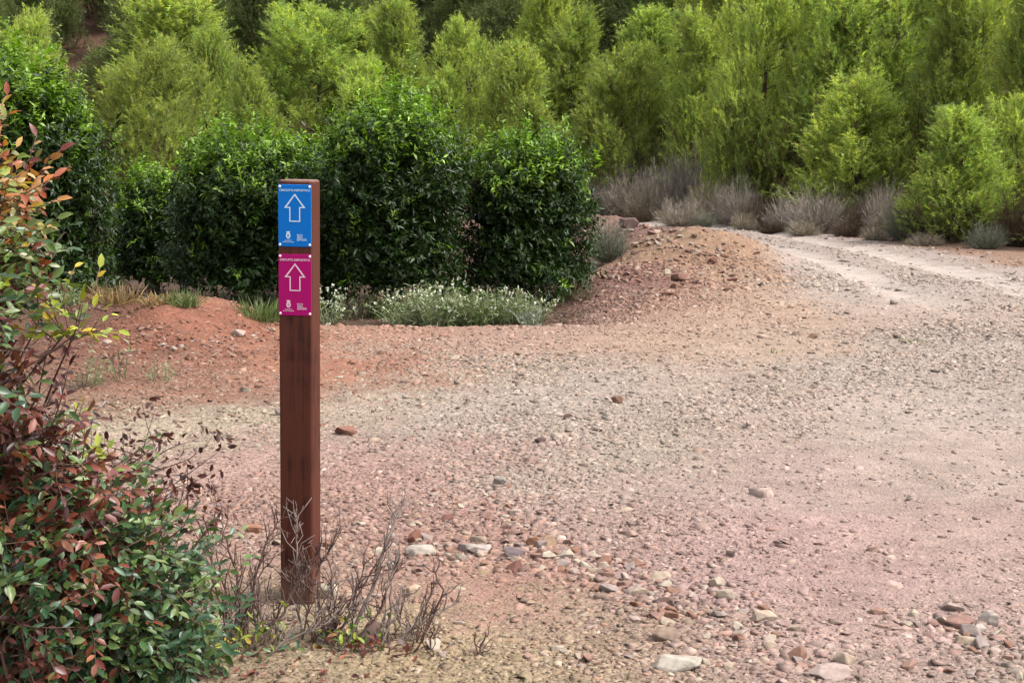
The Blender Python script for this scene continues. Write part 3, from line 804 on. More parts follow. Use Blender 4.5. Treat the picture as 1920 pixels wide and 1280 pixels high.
PINE = [pine_proto(40 + s, bushy=(s in (1, 4))) for s in range(6)]
print('pine tris', [p[2] for p in PINE])
rp = np.random.default_rng(77)
npine = 0
def pine(px, top, Y, wpx, lab, grp, proto=None, base_h=None):
    global npine
    x = (px - 960) / FPX * Y
    z0 = float(height(x, Y)) - .05
    tz = at(px, top, Y)[2]
    h = max(tz - z0, 1.2)
    Rr = wpx * 1.18 / 2 * Y / FPX
    pr = PINE[(npine if proto is None else proto) % 6]
    o = empty('pine_tree', (x, Y, z0), lab, 'pine tree', grp)
    o.rotation_euler = (0, 0, rp.uniform(0, 6.28)); o.scale = (Rr / 1.45, Rr / 1.45, h / 5.15)
    link('trunk', pr[0], o); link('crown', pr[1], o)
    npine += 1
    return o
GF = 'pines along the foot of the slope'
FRONT = [
    (75, 28, 40, 190, 'yellowish pine rising behind the tall citrus tree, with brown earth gap beside it'),
    (300, 85, 39, 225, 'rounded pine standing alone in front of the gap between the citrus trees'),
    (335, -25, 52, 320, 'broad tall pine directly behind the lone rounded pine'),
    (480, 125, 43, 150, 'narrow shorter pine with dark trunk seen above the first citrus crowns'),
    (600, 12, 49, 270, 'big full-crowned pine above the brown post'),
    (745, 5, 47, 200, 'tall pine above the peaked citrus tree'),
    (690, 110, 44, 170, 'lower pine just behind the peaked citrus tree'),
    (880, 48, 45, 170, 'feathery pine left of the dark notch in the wood, behind the low citrus'),
    (965, 85, 42, 200, 'pointed pine directly behind the last citrus tree'),
    (1070, 25, 45, 200, 'slim upright pine above the far end of the dirt road'),
    (1165, 95, 38, 210, 'pine with brownish lower boughs over the grey scrub thicket'),
    (1215, 20, 43, 200, 'tall pine behind the one with brownish lower boughs'),
    (1310, 30, 36.5, 190, 'bright green pine with yellowed side, at the middle of the grey scrub'),
    (1425, -40, 33.5, 220, 'tall bushy pine whose olive skirt reaches the dirt road'),
    (1530, -60, 36, 240, 'tall green pine filling the gap behind the lush low pine'),
    (1600, 150, 29.5, 260, 'lush low pine with dense green boughs over the road edge'),
    (1680, -90, 33, 250, 'tall pine with brownish twigs behind the lush low pine'),
    (1790, 205, 24.5, 225, 'olive green bushy young pine at the road edge by the pale tuft'),
    (1800, -80, 29, 250, 'tall pine towering behind the olive bushy young pine'),
    (1900, 190, 25.5, 170, 'young pine with bright yellow shoots behind the olive bushy one'),
    (1935, -60, 27, 260, 'tall brownish pine cut by the picture edge above the road'),
    (2060, 100, 23, 260, 'pine beyond the edge of the view beside the road'),
    (-40, 60, 42, 220, 'pine half hidden behind the tall citrus tree at the picture edge'),
    (410, 60, 46, 150, 'pale slender pine between the lone rounded pine and the big full one'),
    (1000, 190, 40, 130, 'small low pine peeping over the last citrus tree'),
    (1375, 190, 33, 120, 'short pine squeezed between the yellowed pine and the olive-skirted one'),
    (840, 130, 44, 130, 'short pine in the dip between the peaked citrus and the last citrus'),
]
for q in FRONT: pine(*q, GF)
def px_of(a, b): return 960 + a / b * FPX
# the wood further up the slope
pts = []
for Yv in np.arange(28, 98, 4.0):
    for xv in np.arange(-.47 * Yv, .47 * Yv, 3.4):
        pts.append((xv + rp.normal(0, .9), Yv + rp.normal(0, 1.0)))
for (xv, Yv) in pts:
    if Yv - np.interp(xv, HX, HY) < (6.5 if xv < 4 else 4.5): continue
    if abs(px_of(xv, Yv) - 195) < 34 and Yv < 64: continue
    px = 960 + xv / Yv * FPX
    hh = rp.uniform(4.2, 7.0)
    z0 = float(height(xv, Yv))
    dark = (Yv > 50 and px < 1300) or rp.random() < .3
    lm = ['the tall citrus tree', 'the lone rounded pine', 'the flat-topped citrus tree', 'the brown post', 'the peaked citrus tree', 'the last citrus tree', 'the earth heap', 'the grey scrub thicket', 'the bend of the dirt road', 'the lush low pine', 'the olive bushy young pine', 'the pale tuft by the road'][int(np.clip((px + 60) / 172, 0, 11))]
    tier = ['just behind the front row', 'half way up the slope', 'high on the slope', 'at the top of the slope'][int(np.clip((Yv - 28) / 17.5, 0, 3))]
    o = empty('pine_tree', (xv, Yv, z0 - .05), ('dark shade-coloured pine ' if dark else 'light green pine ') + tier + ' above ' + lm, 'pine tree', 'pines higher up the slope')
    rr = rp.uniform(1.5, 2.3)
    o.rotation_euler = (0, 0, rp.uniform(0, 6.28)); o.scale = (rr / 1.45, rr / 1.45, hh / 5.15)
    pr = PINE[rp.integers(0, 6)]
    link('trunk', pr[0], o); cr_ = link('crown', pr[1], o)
    if dark:      # shade among the back pines put into a darker needle colour
        cr_.material_slots[0].link = 'OBJECT'; cr_.material_slots[0].material = M_PINE_SHADED

# ------------------------------------------------------------------ citrus trees
def citrus(px, top, Y, wpx, lab, seed, zb=None, depth=1.0, nleaf=22000):
    r = np.random.default_rng(seed)
    x = (px - 960) / FPX * Y
    z0 = float(height(x, Y)) if zb is None else zb
    tz = at(px, top, Y)[2]
    H = tz - z0; RX = wpx * .89 / 2 * Y / FPX; RY = RX * depth
    o = empty('citrus_tree', (x, Y, z0), lab, 'citrus tree', 'citrus trees of the orchard')
    tr = MB(); bark = lin(86, 76, 66) * .6
    tr.add(*tube([(0, 0, -.1), (.02, 0, .25), (.0, .03, .5)], [.09, .075, .07], 7), bark)
    # shoots over a lumpy dome that comes down close to the soil
    nleaf = int(nleaf * 1.3); NS = nleaf // 9
    u = nrm(r.normal(size=(NS, 3)))
    u[:, 2] = np.where(r.random(NS) < .25, np.abs(u[:, 2]), u[:, 2])
    az = np.arctan2(u[:, 1], u[:, 0])
    lump = 1 + .42 * fbm(az * 1.9 + seed, u[:, 2] * 3.0, seed, 3) + .20 * fbm(az * 5 + seed, u[:, 2] * 8, seed + 5, 2)
    rad = lump * (1 - .55 * r.random(NS) ** 2.2)
    top_out = (r.random(NS) < .16) & (u[:, 2] > .2)
    rad = np.where(top_out, rad * r.uniform(1.03, 1.30, NS), rad)
    zc = H * .50; RZ = H * .49
    sq = np.abs(u) ** .84 * np.sign(u)
    hor = np.hypot(u[:, 0], u[:, 1]); low = u[:, 2] < .1
    kk = np.where(low, np.maximum(1, .93 / np.maximum(hor, .25)), 1.0)[:, None] * np.ones((1, 2))
    C = np.stack([u[:, 0] * kk[:, 0] * RX * rad, u[:, 1] * kk[:, 1] * RY * rad, zc + u[:, 2] * RZ * rad * np.where(low, 1.0, 1.0)], 1)
    C[:, 2] = np.maximum(C[:, 2], .16 + r.random(NS) * .3)
    sdir = nrm(u * .8 + np.array([0, 0, .55]) + r.normal(0, .45, (NS, 3)))
    K = 9
    tpos = np.tile(np.linspace(.0, .16, K), NS)
    d = np.repeat(sdir, K, 0); base_ = np.repeat(C, K, 0) + d * tpos[:, None]
    side = nrm(np.cross(d, r.normal(size=d.shape)))
    ld = nrm(d * r.uniform(.25, .9, (len(d), 1)) + side + np.array([0, 0, -.18]))
    nh = nrm(d * .6 + np.array([0, 0, .9]) + r.normal(0, .5, d.shape))
    L = r.uniform(.046, .088, len(d)) * np.exp(r.normal(0, .12, len(d))); W = L * r.uniform(.30, .42, len(d))
    shade = np.exp(r.normal(0, .22, NS))
    wsh = np.where((u[:, 2] > .25) & (rad > .9))[0]; wsh = r.choice(wsh, min(46, len(wsh)), replace=False)
    young = (r.random(NS) < np.clip(-.16 + 1.05 * u[:, 2] * (rad > .8), .03, 1))  # young growth, with the sunlit crown top also put into its brighter colour
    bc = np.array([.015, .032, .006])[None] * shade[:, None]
    bc[young] = np.array([.115, .19, .022]) * shade[young][:, None]  # brighter colour for young growth and for the painted sunlit crown top
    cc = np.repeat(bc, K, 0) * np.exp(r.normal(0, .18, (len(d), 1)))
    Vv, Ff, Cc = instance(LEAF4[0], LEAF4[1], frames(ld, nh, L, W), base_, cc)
    wd = nrm(u[wsh] * .35 + np.array([0, 0, 1.0]) + r.normal(0, .25, (len(wsh), 3))); wl_ = r.uniform(.16, .42, len(wsh)); KW = 16
    wb = np.repeat(C[wsh], KW, 0) + np.repeat(wd, KW, 0) * (np.tile(np.linspace(.1, 1, KW), len(wsh)) * np.repeat(wl_, KW))[:, None]
    wdd = np.repeat(wd, KW, 0); wld = nrm(wdd * .7 + nrm(np.cross(wdd, r.normal(size=wdd.shape))) + np.array([0, 0, -.1]))
    WL = r.uniform(.05, .085, len(wb)) * (1.1 - .5 * np.tile(np.linspace(.1, 1, KW), len(wsh)))
    Vw, Fw, Cw = instance(LEAF4[0], LEAF4[1], frames(wld, nrm(wdd * .4 + np.array([0, 0, .9]) + r.normal(0, .4, wdd.shape)), WL, WL * .36), wb, np.array([.085, .145, .020]) * np.exp(r.normal(0, .25, (len(wb), 1))))
    Ff = np.vstack([Ff, Fw + len(Vv)]); Vv = np.vstack([Vv, Vw]); Cc = np.vstack([Cc, Cw])
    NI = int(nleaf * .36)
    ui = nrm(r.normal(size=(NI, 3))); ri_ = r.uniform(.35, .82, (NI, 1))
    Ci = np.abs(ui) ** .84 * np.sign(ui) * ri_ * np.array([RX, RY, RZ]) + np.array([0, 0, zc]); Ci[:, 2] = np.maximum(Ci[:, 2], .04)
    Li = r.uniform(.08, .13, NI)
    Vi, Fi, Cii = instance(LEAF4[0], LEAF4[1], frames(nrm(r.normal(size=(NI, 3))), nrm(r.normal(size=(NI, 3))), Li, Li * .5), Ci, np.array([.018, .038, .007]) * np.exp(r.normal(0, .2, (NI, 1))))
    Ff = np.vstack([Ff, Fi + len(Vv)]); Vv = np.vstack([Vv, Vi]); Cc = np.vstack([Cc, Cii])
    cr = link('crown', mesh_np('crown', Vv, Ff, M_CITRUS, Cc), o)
    for b in range(9):
        e = C[r.integers(0, NS)] * np.array([.8, .8, .9])
        m = e * .5 + np.array([0, 0, .2])
        tr.add(*tube(spline([(0, 0, .4), m, e], 6), np.linspace(.045, .010, 6), 5), bark)
    link('trunk', tr.mesh('trunk', M_BARK, True), o)
    return o
citrus(66, 142, 13.1, 270, 'tall citrus tree standing apart behind the orange-tipped shrub', 1, -.12, nleaf=32000)
citrus(285, 335, 17.5, 150, 'small citrus tree in the gap between the tall one and the hedge-like row', 2, -.2, nleaf=12000)
citrus(466, 256, 15.9, 300, 'wide flat-topped citrus tree behind the post, first of the row', 3, -.2, nleaf=26000)
citrus(612, 292, 16.9, 200, 'citrus tree set further back between the flat-topped and the peaked one', 4, -.2, nleaf=15000)
citrus(738, 192, 15.4, 268, 'citrus tree with the tallest peak of leafy shoots, behind the white weeds', 5, -.2, nleaf=26000)
citrus(988, 258, 15.9, 236, 'rounded last citrus tree of the row, next to the earth heap', 6, -.2, nleaf=22000)

# ------------------------------------------------------------------ dry scrub by the road
def scrub_proto(seed, cols, n=420, sub=7, stiff=.9):
    r = np.random.default_rng(seed)
    mb = MB(); cols = np.array(cols)
    a = r.uniform(0, 2 * PI, n); e = np.arccos(1 - r.random(n) * .85)
    d = np.stack([np.cos(a) * np.sin(e), np.sin(a) * np.sin(e), np.cos(e) + .15], 1)
    b = np.stack([np.cos(a), np.sin(a), 0 * a], 1) * (r.random(n) ** .5 * .18)[:, None]; b[:, 2] = -.02
    L = r.uniform(.55, 1.0, n) * (.75 + .35 * np.cos(e))
    c = cols[r.integers(0, len(cols), n)] * np.exp(r.normal(0, .2, (n, 1)))
    mb.add(*blades(b, d, L, np.full(n, .0045), r.normal(.03, .06, n), c, r))
    for lv in range(2):
        N = n * sub
        i_ = np.repeat(np.arange(n), sub); f = r.uniform(.25, 1, N)
        b2 = b[i_] + nrm(d)[i_] * (L[i_] * f)[:, None]
        d2 = nrm(nrm(d)[i_] + r.normal(0, .55, (N, 3)) + np.array([0, 0, .25]))
        L2 = r.uniform(.08, .30, N) * (1 if lv == 0 else .6)
        c2 = c[i_] * np.exp(r.normal(0, .2, (N, 1)))
        mb.add(*blades(b2, d2, L2, np.full(N, .0032), r.normal(0, .08, N), c2, r))
    return mb.mesh('twigs', M_TWIG)
GREY = [1.95 * alb(c_, .1, .55) for c_ in ((150, 140, 129), (132, 121, 111), (168, 157, 142), (122, 111, 102))]
STRAW = [1.6 * alb((186, 168, 138), .1, .55), alb((160, 146, 120), .1, .55), alb((140, 138, 110), .1, .55)]
BROWN = [alb((122, 98, 80), .1, .55), alb((110, 92, 70), .1, .55), alb((128, 110, 78), .1, .55)]
SAGE = [alb((160, 166, 140), .1, .55), alb((128, 138, 112), .1, .55), alb((176, 172, 150), .1, .55)]
SCRUB = {'grey': [scrub_proto(1, GREY), scrub_proto(2, GREY + STRAW[:1])], 'straw': [scrub_proto(3, STRAW + GREY[:1])], 'brown': [scrub_proto(4, BROWN)], 'sage': [scrub_proto(5, SAGE)]}
ri = np.random.default_rng(15)
def scrub(px, py, Y, wpx, hpx, kind, lab, nm='dry_shrub', cat='dry shrub', grp='dry scrub beside the dirt road'):
    x = (px - 960) / FPX * Y
    o = link(nm, SCRUB[kind][ri.integers(0, len(SCRUB[kind]))])
    o.location = (x, Y, float(height(x, Y)) - .02)
    s = wpx * Y / FPX / 1.7; o.scale = (s, s, hpx * 1.15 * Y / FPX / 1.05); o.rotation_euler = (0, 0, ri.uniform(0, 6.28))
    return tag(o, lab, cat, grp)
for q in [
    (1395, 428, 29.0, 60, 34, 'straw', 'low straw tuft on the road edge before the purplish grey bush'),
    (1445, 432, 28.2, 60, 28, 'brown', 'low brown tuft at the road edge between two grey bushes'),
    (1505, 440, 27.0, 70, 30, 'straw', 'low straw tuft before the spreading grey bush'),
    (1585, 447, 26.4, 70, 34, 'brown', 'ragged brown tuft at the road edge under the lush low pine'),
    (1640, 455, 25.3, 60, 30, 'straw', 'low straw tuft at the foot of the upright grey bush'),
    (1735, 466, 23.8, 80, 26, 'straw', 'short straw grass under the olive bushy young pine'),
    (1200, 412, 32.5, 70, 34, 'brown', 'low brown tuft on the far bend above the heap'),
    (1318, 420, 30.2, 60, 30, 'sage', 'small pale green tuft just beyond the heap crest'),
    (1265, 350, 38.9, 120, 150, 'brown', 'tall brown bush climbing the slope between two pines'),
    (1150, 372, 38.5, 120, 100, 'grey', 'tall grey bush at the back of the thicket, nearest the citrus row'),
    (1205, 365, 38.8, 130, 115, 'grey', 'tall grey bush at the back of the thicket under the brownish boughs'),
    (1285, 365, 37.5, 130, 130, 'straw', 'tall pale bush at the back of the thicket under the yellowed pine'),
    (1345, 385, 35.0, 110, 110, 'grey', 'tall ash grey bush climbing the bank behind the feathery straw one'),
    (1100, 385, 38, 90, 60, 'straw', 'small pale bush peeping past the last citrus tree'),
    (1565, 425, 29.5, 100, 85, 'grey', 'grey bush half hidden behind the lush low pine'),
    (1630, 432, 28.5, 100, 80, 'grey', 'grey bush between the lush low pine and the olive bushy one'),
    (1120, 395, 36.5, 110, 65, 'grey', 'low grey bush at the far bend, next to the last citrus tree'),
    (1180, 390, 36, 120, 90, 'grey', 'grey bush under the brownish pine boughs at the far bend'),
    (1215, 395, 34.0, 110, 70, 'straw', 'straw-coloured bush on the far bend in front of the tall grey one'),
    (1250, 400, 34.5, 130, 110, 'grey', 'tall pale grey bush in the middle of the roadside thicket'),
    (1300, 395, 34.5, 120, 125, 'grey', 'tallest mauve grey bush, under the yellowed pine'),
    (1330, 410, 32, 110, 80, 'straw', 'feathery straw grey bush at the near end of the thicket'),
    (1275, 418, 30.5, 100, 55, 'grey', 'low grey bush showing over the top of the earth heap'),
    (1382, 412, 31, 100, 85, 'grey', 'purplish grey bush at the foot of the olive-skirted pine'),
    (1475, 430, 28.5, 90, 70, 'grey', 'dark grey bush between two pines on the road edge'),
    (1530, 432, 27.7, 130, 85, 'grey', 'spreading grey bush with pale top twigs below the lush low pine'),
    (1660, 445, 26.2, 90, 100, 'grey', 'upright grey bush leaning on the olive bushy young pine'),
    (1610, 440, 27.5, 80, 60, 'brown', 'small brown bush under the lush low pine'),
    (1692, 452, 25.2, 80, 95, 'sage', 'pale wispy bush in front of the upright grey one'),
    (1850, 468, 22.9, 85, 50, 'sage', 'pale green grassy tuft on the stony road verge', ),
    (1905, 455, 23.5, 110, 110, 'brown', 'brown withered bush on the verge at the picture edge'),
    (1760, 458, 25, 90, 60, 'brown', 'brown dead brush at the foot of the olive bushy young pine'),
    (1840, 440, 25, 120, 75, 'brown', 'dark brown brush between the pale tuft and the pines'),
    (1420, 424, 29.5, 70, 60, 'brown', 'brown brush beneath the olive-skirted pine'),
    (1240, 330, 38.5, 100, 90, 'brown', 'dead brown brush behind the grey thicket'),
    (270, 385, 30, 150, 70, 'brown', 'dark brush below the lone rounded pine'),
    (390, 360, 34, 130, 60, 'brown', 'brown brush behind the flat-topped citrus tree'),
]: scrub(*q)
_p = on_ground(1135, 492)
scrub(1140, 496, _p[1], 92, 88, 'sage', 'ashy grey tuft growing on the side of the earth heap', 'dry_tuft', 'dry tuft', 'tufts and weeds on the earth banks')

# ------------------------------------------------------------------ grasses and weeds
def tuft_mesh(seed, n, h, rad, cols, width=.004, spread=.5, droop=.15, fl=0, flcol=None, leafy=0):
    r = np.random.default_rng(seed); mb = MB(); cols = np.array(cols)
    a = r.uniform(0, 2 * PI, n); q = r.random(n) ** .6
    b = np.stack([np.cos(a) * q * rad, np.sin(a) * q * rad, np.full(n, -.01)], 1)
    a2 = a + r.normal(0, .7, n); t = np.abs(r.normal(0, spread, n)) + .08
    d = np.stack([np.cos(a2) * np.sin(t), np.sin(a2) * np.sin(t), np.cos(t)], 1)
    L = h * r.uniform(.45, 1.05, n)
    c = cols[r.integers(0, len(cols), n)] * np.exp(r.normal(0, .2, (n, 1)))
    mb.add(*blades(b, d, L, np.full(n, width), np.abs(r.normal(droop, .1, n)), c, r))
    if leafy:
        N = n * leafy; i_ = np.repeat(np.arange(n), leafy); f = r.uniform(.15, .95, N)
        b2 = b[i_] + d[i_] * (L[i_] * f)[:, None]; b2[:, 2] -= (droop * L[i_]) * f ** 2
        d2 = nrm(d[i_] * .5 + r.normal(0, .7, (N, 3)))
        mb.add(*blades(b2, d2, h * r.uniform(.08, .2, N), np.full(N, width * 1.6), np.full(N, .2), c[i_] * np.exp(r.normal(0, .2, (N, 1))), r))
    fm = None
    if fl:
        i_ = r.integers(0, n, fl); f = r.uniform(.75, 1.05, fl)
        P = b[i_] + d[i_] * (L[i_] * f)[:, None]; P[:, 2] -= droop * L[i_] * f ** 2
        K = 4
        Pk = np.repeat(P, K, 0) + r.normal(0, .008, (fl * K, 3)); dd = nrm(r.normal(size=(fl * K, 3)) + np.array([0, 0, .6]))
        fb = MB(); fb.add(*instance(LEAF4[0], LEAF4[1], frames(dd, r.normal(size=dd.shape), np.full(fl * K, .028), np.full(fl * K, .022)), Pk, np.tile(flcol, (fl * K, 1)) * np.exp(r.normal(0, .15, (fl * K, 1)))))
        fm = fb.mesh('flowers', M_GRASS)
    return mb.mesh('blades', M_GRASS), fm
G_GREEN = [np.array(c) for c in [(0.0723, 0.1105, 0.0357), (0.0935, 0.1318, 0.0425), (0.1232, 0.1445, 0.0595)]]
G_SAGE = [np.array(c) for c in [(0.1615, 0.1913, 0.1020), (0.2040, 0.2210, 0.1360), (0.1105, 0.1530, 0.0638)]]
G_STRAW = [1.6 * alb((176, 142, 92), .1, .55), alb((150, 112, 70), .1, .55), alb((190, 164, 118), .1, .55)]
G_DRY = [alb((165, 150, 128), .1, .55), alb((135, 120, 102), .1, .55)]
FLW = np.array([.46, .47, .38])
def weed(px, py, wpx, hpx, cols, lab, nm, cat, n=120, width=.004, spread=.45, droop=.12, fl=0, leafy=0, grp='weeds at the orchard edge', Y=None):
    P = on_ground(px, py) if Y is None else np.array([(px - 960) / FPX * Y, Y, 0])
    P[2] = float(height(P[0], P[1]))
    h = hpx * P[1] / FPX; rad = wpx / 2 * P[1] / FPX
    bm_, fm = tuft_mesh(int(px * 7 + py), n, h, rad * .6, cols, width, spread, droop, fl, FLW, leafy)
    if fm is None:
        o = tag(link(nm, bm_), lab, cat, grp); o.location = P
    else:
        o = empty(nm, P, lab, cat, grp); link('stems', bm_, o); tag(link('flowers', fm, o), kind='stuff')
    return o
weed(215, 566, 135, 58, G_STRAW, 'rusty straw-coloured grass tuft on the crest of the red bank', 'grass_tuft', 'grass tuft', 260, .004, .6, .25)
weed(300, 568, 120, 42, G_STRAW, 'low yellowish dry grass beside the rusty tuft on the red bank', 'grass_tuft', 'grass tuft', 200, .004, .7, .3)
weed(345, 572, 90, 48, G_GREEN, 'small fresh green tuft behind the crest of the red bank', 'grass_tuft', 'grass tuft', 200, .0045, .55, .2)
weed(490, 600, 120, 62, G_GREEN, 'green grass clump beside the post at the end of the red bank', 'grass_tuft', 'grass tuft', 300, .0045, .5, .2)
weed(120, 572, 90, 55, G_SAGE, 'grey green weeds in the shade of the tall citrus tree', 'weed_clump', 'weed', 120, .003, .4, .1, 0, 4)
weed(275, 520, 70, 45, G_SAGE, 'pale weed under the small citrus tree in the gap', 'weed_clump', 'weed', 120, .003, .4, .1, 0, 4, Y=14.2)
weed(625, 604, 80, 75, G_SAGE, 'sparse flowering weed just past the post', 'flowering_weed', 'weed', 50, .003, .4, .05, 40, 5)
weed(665, 598, 70, 55, G_DRY, 'brownish weed between the post and the white-flowered clumps', 'weed_clump', 'weed', 70, .003, .5, .1, 0, 3)
weed(700, 594, 80, 60, G_GREEN, 'deep green leafy weed before the white-flowered clumps', 'weed_clump', 'weed', 90, .006, .5, .15, 0, 4)
for q, (px, py, w_, h_, n_, fl_, cols, lab) in enumerate([
    (770, 604, 110, 78, 120, 90, G_SAGE, 'white-flowered clump nearest the deep green leafy weed'),
    (825, 608, 110, 90, 130, 110, G_SAGE, 'tallest white-flowered clump in front of the peaked citrus tree'),
    (880, 606, 110, 72, 170, 50, G_GREEN + G_SAGE[:1], 'greener clump with few white flowers, mid patch'),
    (935, 602, 105, 70, 140, 70, G_SAGE + G_GREEN[:1], 'grassy white-flowered clump beside the greener one'),
    (985, 600, 95, 62, 90, 60, G_SAGE, 'white-flowered clump at the foot of the earth heap'),
    (850, 578, 150, 70, 120, 80, G_SAGE, 'white-flowered clump at the back of the patch under the citrus'),
    (950, 575, 130, 55, 100, 60, G_SAGE, 'thin white-flowered clump at the back beside the tall pale stalks')]):
    weed(px, py + 4, w_ * 1.1, h_ * 1.08, cols, lab, 'flowering_weed', 'weed', int(n_ * 1.4), .0034, .38, .06, int(fl_ * .5), 5)
weed(1000, 545, 90, 75, [lin(150, 160, 140) * .5, lin(170, 176, 160) * .5], 'tall pale green stalks with broad tips at the heap foot', 'stalk_plant', 'plant', 26, .007, .5, .3, 0, 3, Y=13.9)
weed(1062, 560, 120, 62, G_STRAW + G_DRY, 'beige dry grass at the edge of the last citrus tree', 'grass_tuft', 'grass tuft', 150, .003, .5, .15)
weed(1095, 560, 70, 40, G_DRY, 'thin fawn dry grass low on the earth heap', 'grass_tuft', 'grass tuft', 60, .003, .5, .1)
weed(1028, 596, 60, 40, G_DRY, 'wispy dry stems between the white flowers and the heap', 'grass_tuft', 'grass tuft', 40, .0025, .4, .1)
GB = 'tufts and weeds on the earth banks'
weed(178, 722, 60, 85, G_SAGE, 'thin grey green weed on the red bank nearest the shrub', 'weed_clump', 'weed', 16, .0022, .25, .05, 0, 7, GB)
weed(222, 712, 40, 95, G_SAGE + G_DRY, 'single tall dry-topped weed on the red bank', 'weed_clump', 'weed', 12, .0022, .2, .05, 0, 7, GB)
weed(300, 716, 60, 55, G_SAGE, 'faint low weed in the middle of the red bank front', 'weed_clump', 'weed', 18, .0022, .4, .05, 0, 5, GB)
weed(148, 728, 40, 60, G_DRY, 'dry brown sprig next to the thin grey green weed', 'weed_clump', 'weed', 14, .0022, .3, .05, 0, 5, GB)
weed(1710, 642, 90, 14, [np.array((.13, .16, .06)), np.array((.17, .18, .09))], 'flat patch of pale green seedlings on the grey gravel', 'low_weed', 'weed', 60, .005, 1.2, .1, 0, 2, 'low seedlings on the gravel')
weed(1450, 660, 60, 14, [np.array((.16, .17, .08)), np.array((.17, .18, .09))], 'few tiny green seedlings on the tan gravel', 'low_weed', 'weed', 16, .004, 1.2, .1, 0, 2, 'low seedlings on the gravel')

# ------------------------------------------------------------------ the big shrub at the picture edge
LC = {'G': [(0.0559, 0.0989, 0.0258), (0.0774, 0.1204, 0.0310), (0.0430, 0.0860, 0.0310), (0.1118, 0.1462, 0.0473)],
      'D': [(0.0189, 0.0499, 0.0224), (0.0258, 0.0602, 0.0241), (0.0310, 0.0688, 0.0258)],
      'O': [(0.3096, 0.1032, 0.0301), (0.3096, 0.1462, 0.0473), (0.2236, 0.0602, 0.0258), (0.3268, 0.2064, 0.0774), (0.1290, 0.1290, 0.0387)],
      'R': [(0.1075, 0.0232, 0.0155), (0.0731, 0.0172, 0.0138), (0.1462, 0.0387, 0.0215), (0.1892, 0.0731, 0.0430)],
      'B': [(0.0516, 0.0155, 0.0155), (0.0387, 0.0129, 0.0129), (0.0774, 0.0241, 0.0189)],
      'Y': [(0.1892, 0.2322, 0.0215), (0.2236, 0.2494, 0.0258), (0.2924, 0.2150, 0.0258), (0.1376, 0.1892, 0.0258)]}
rsb = np.random.default_rng(23)
broot = np.array([-1.32, 3.35, 0]); broot[2] = float(height(broot[0], broot[1]))
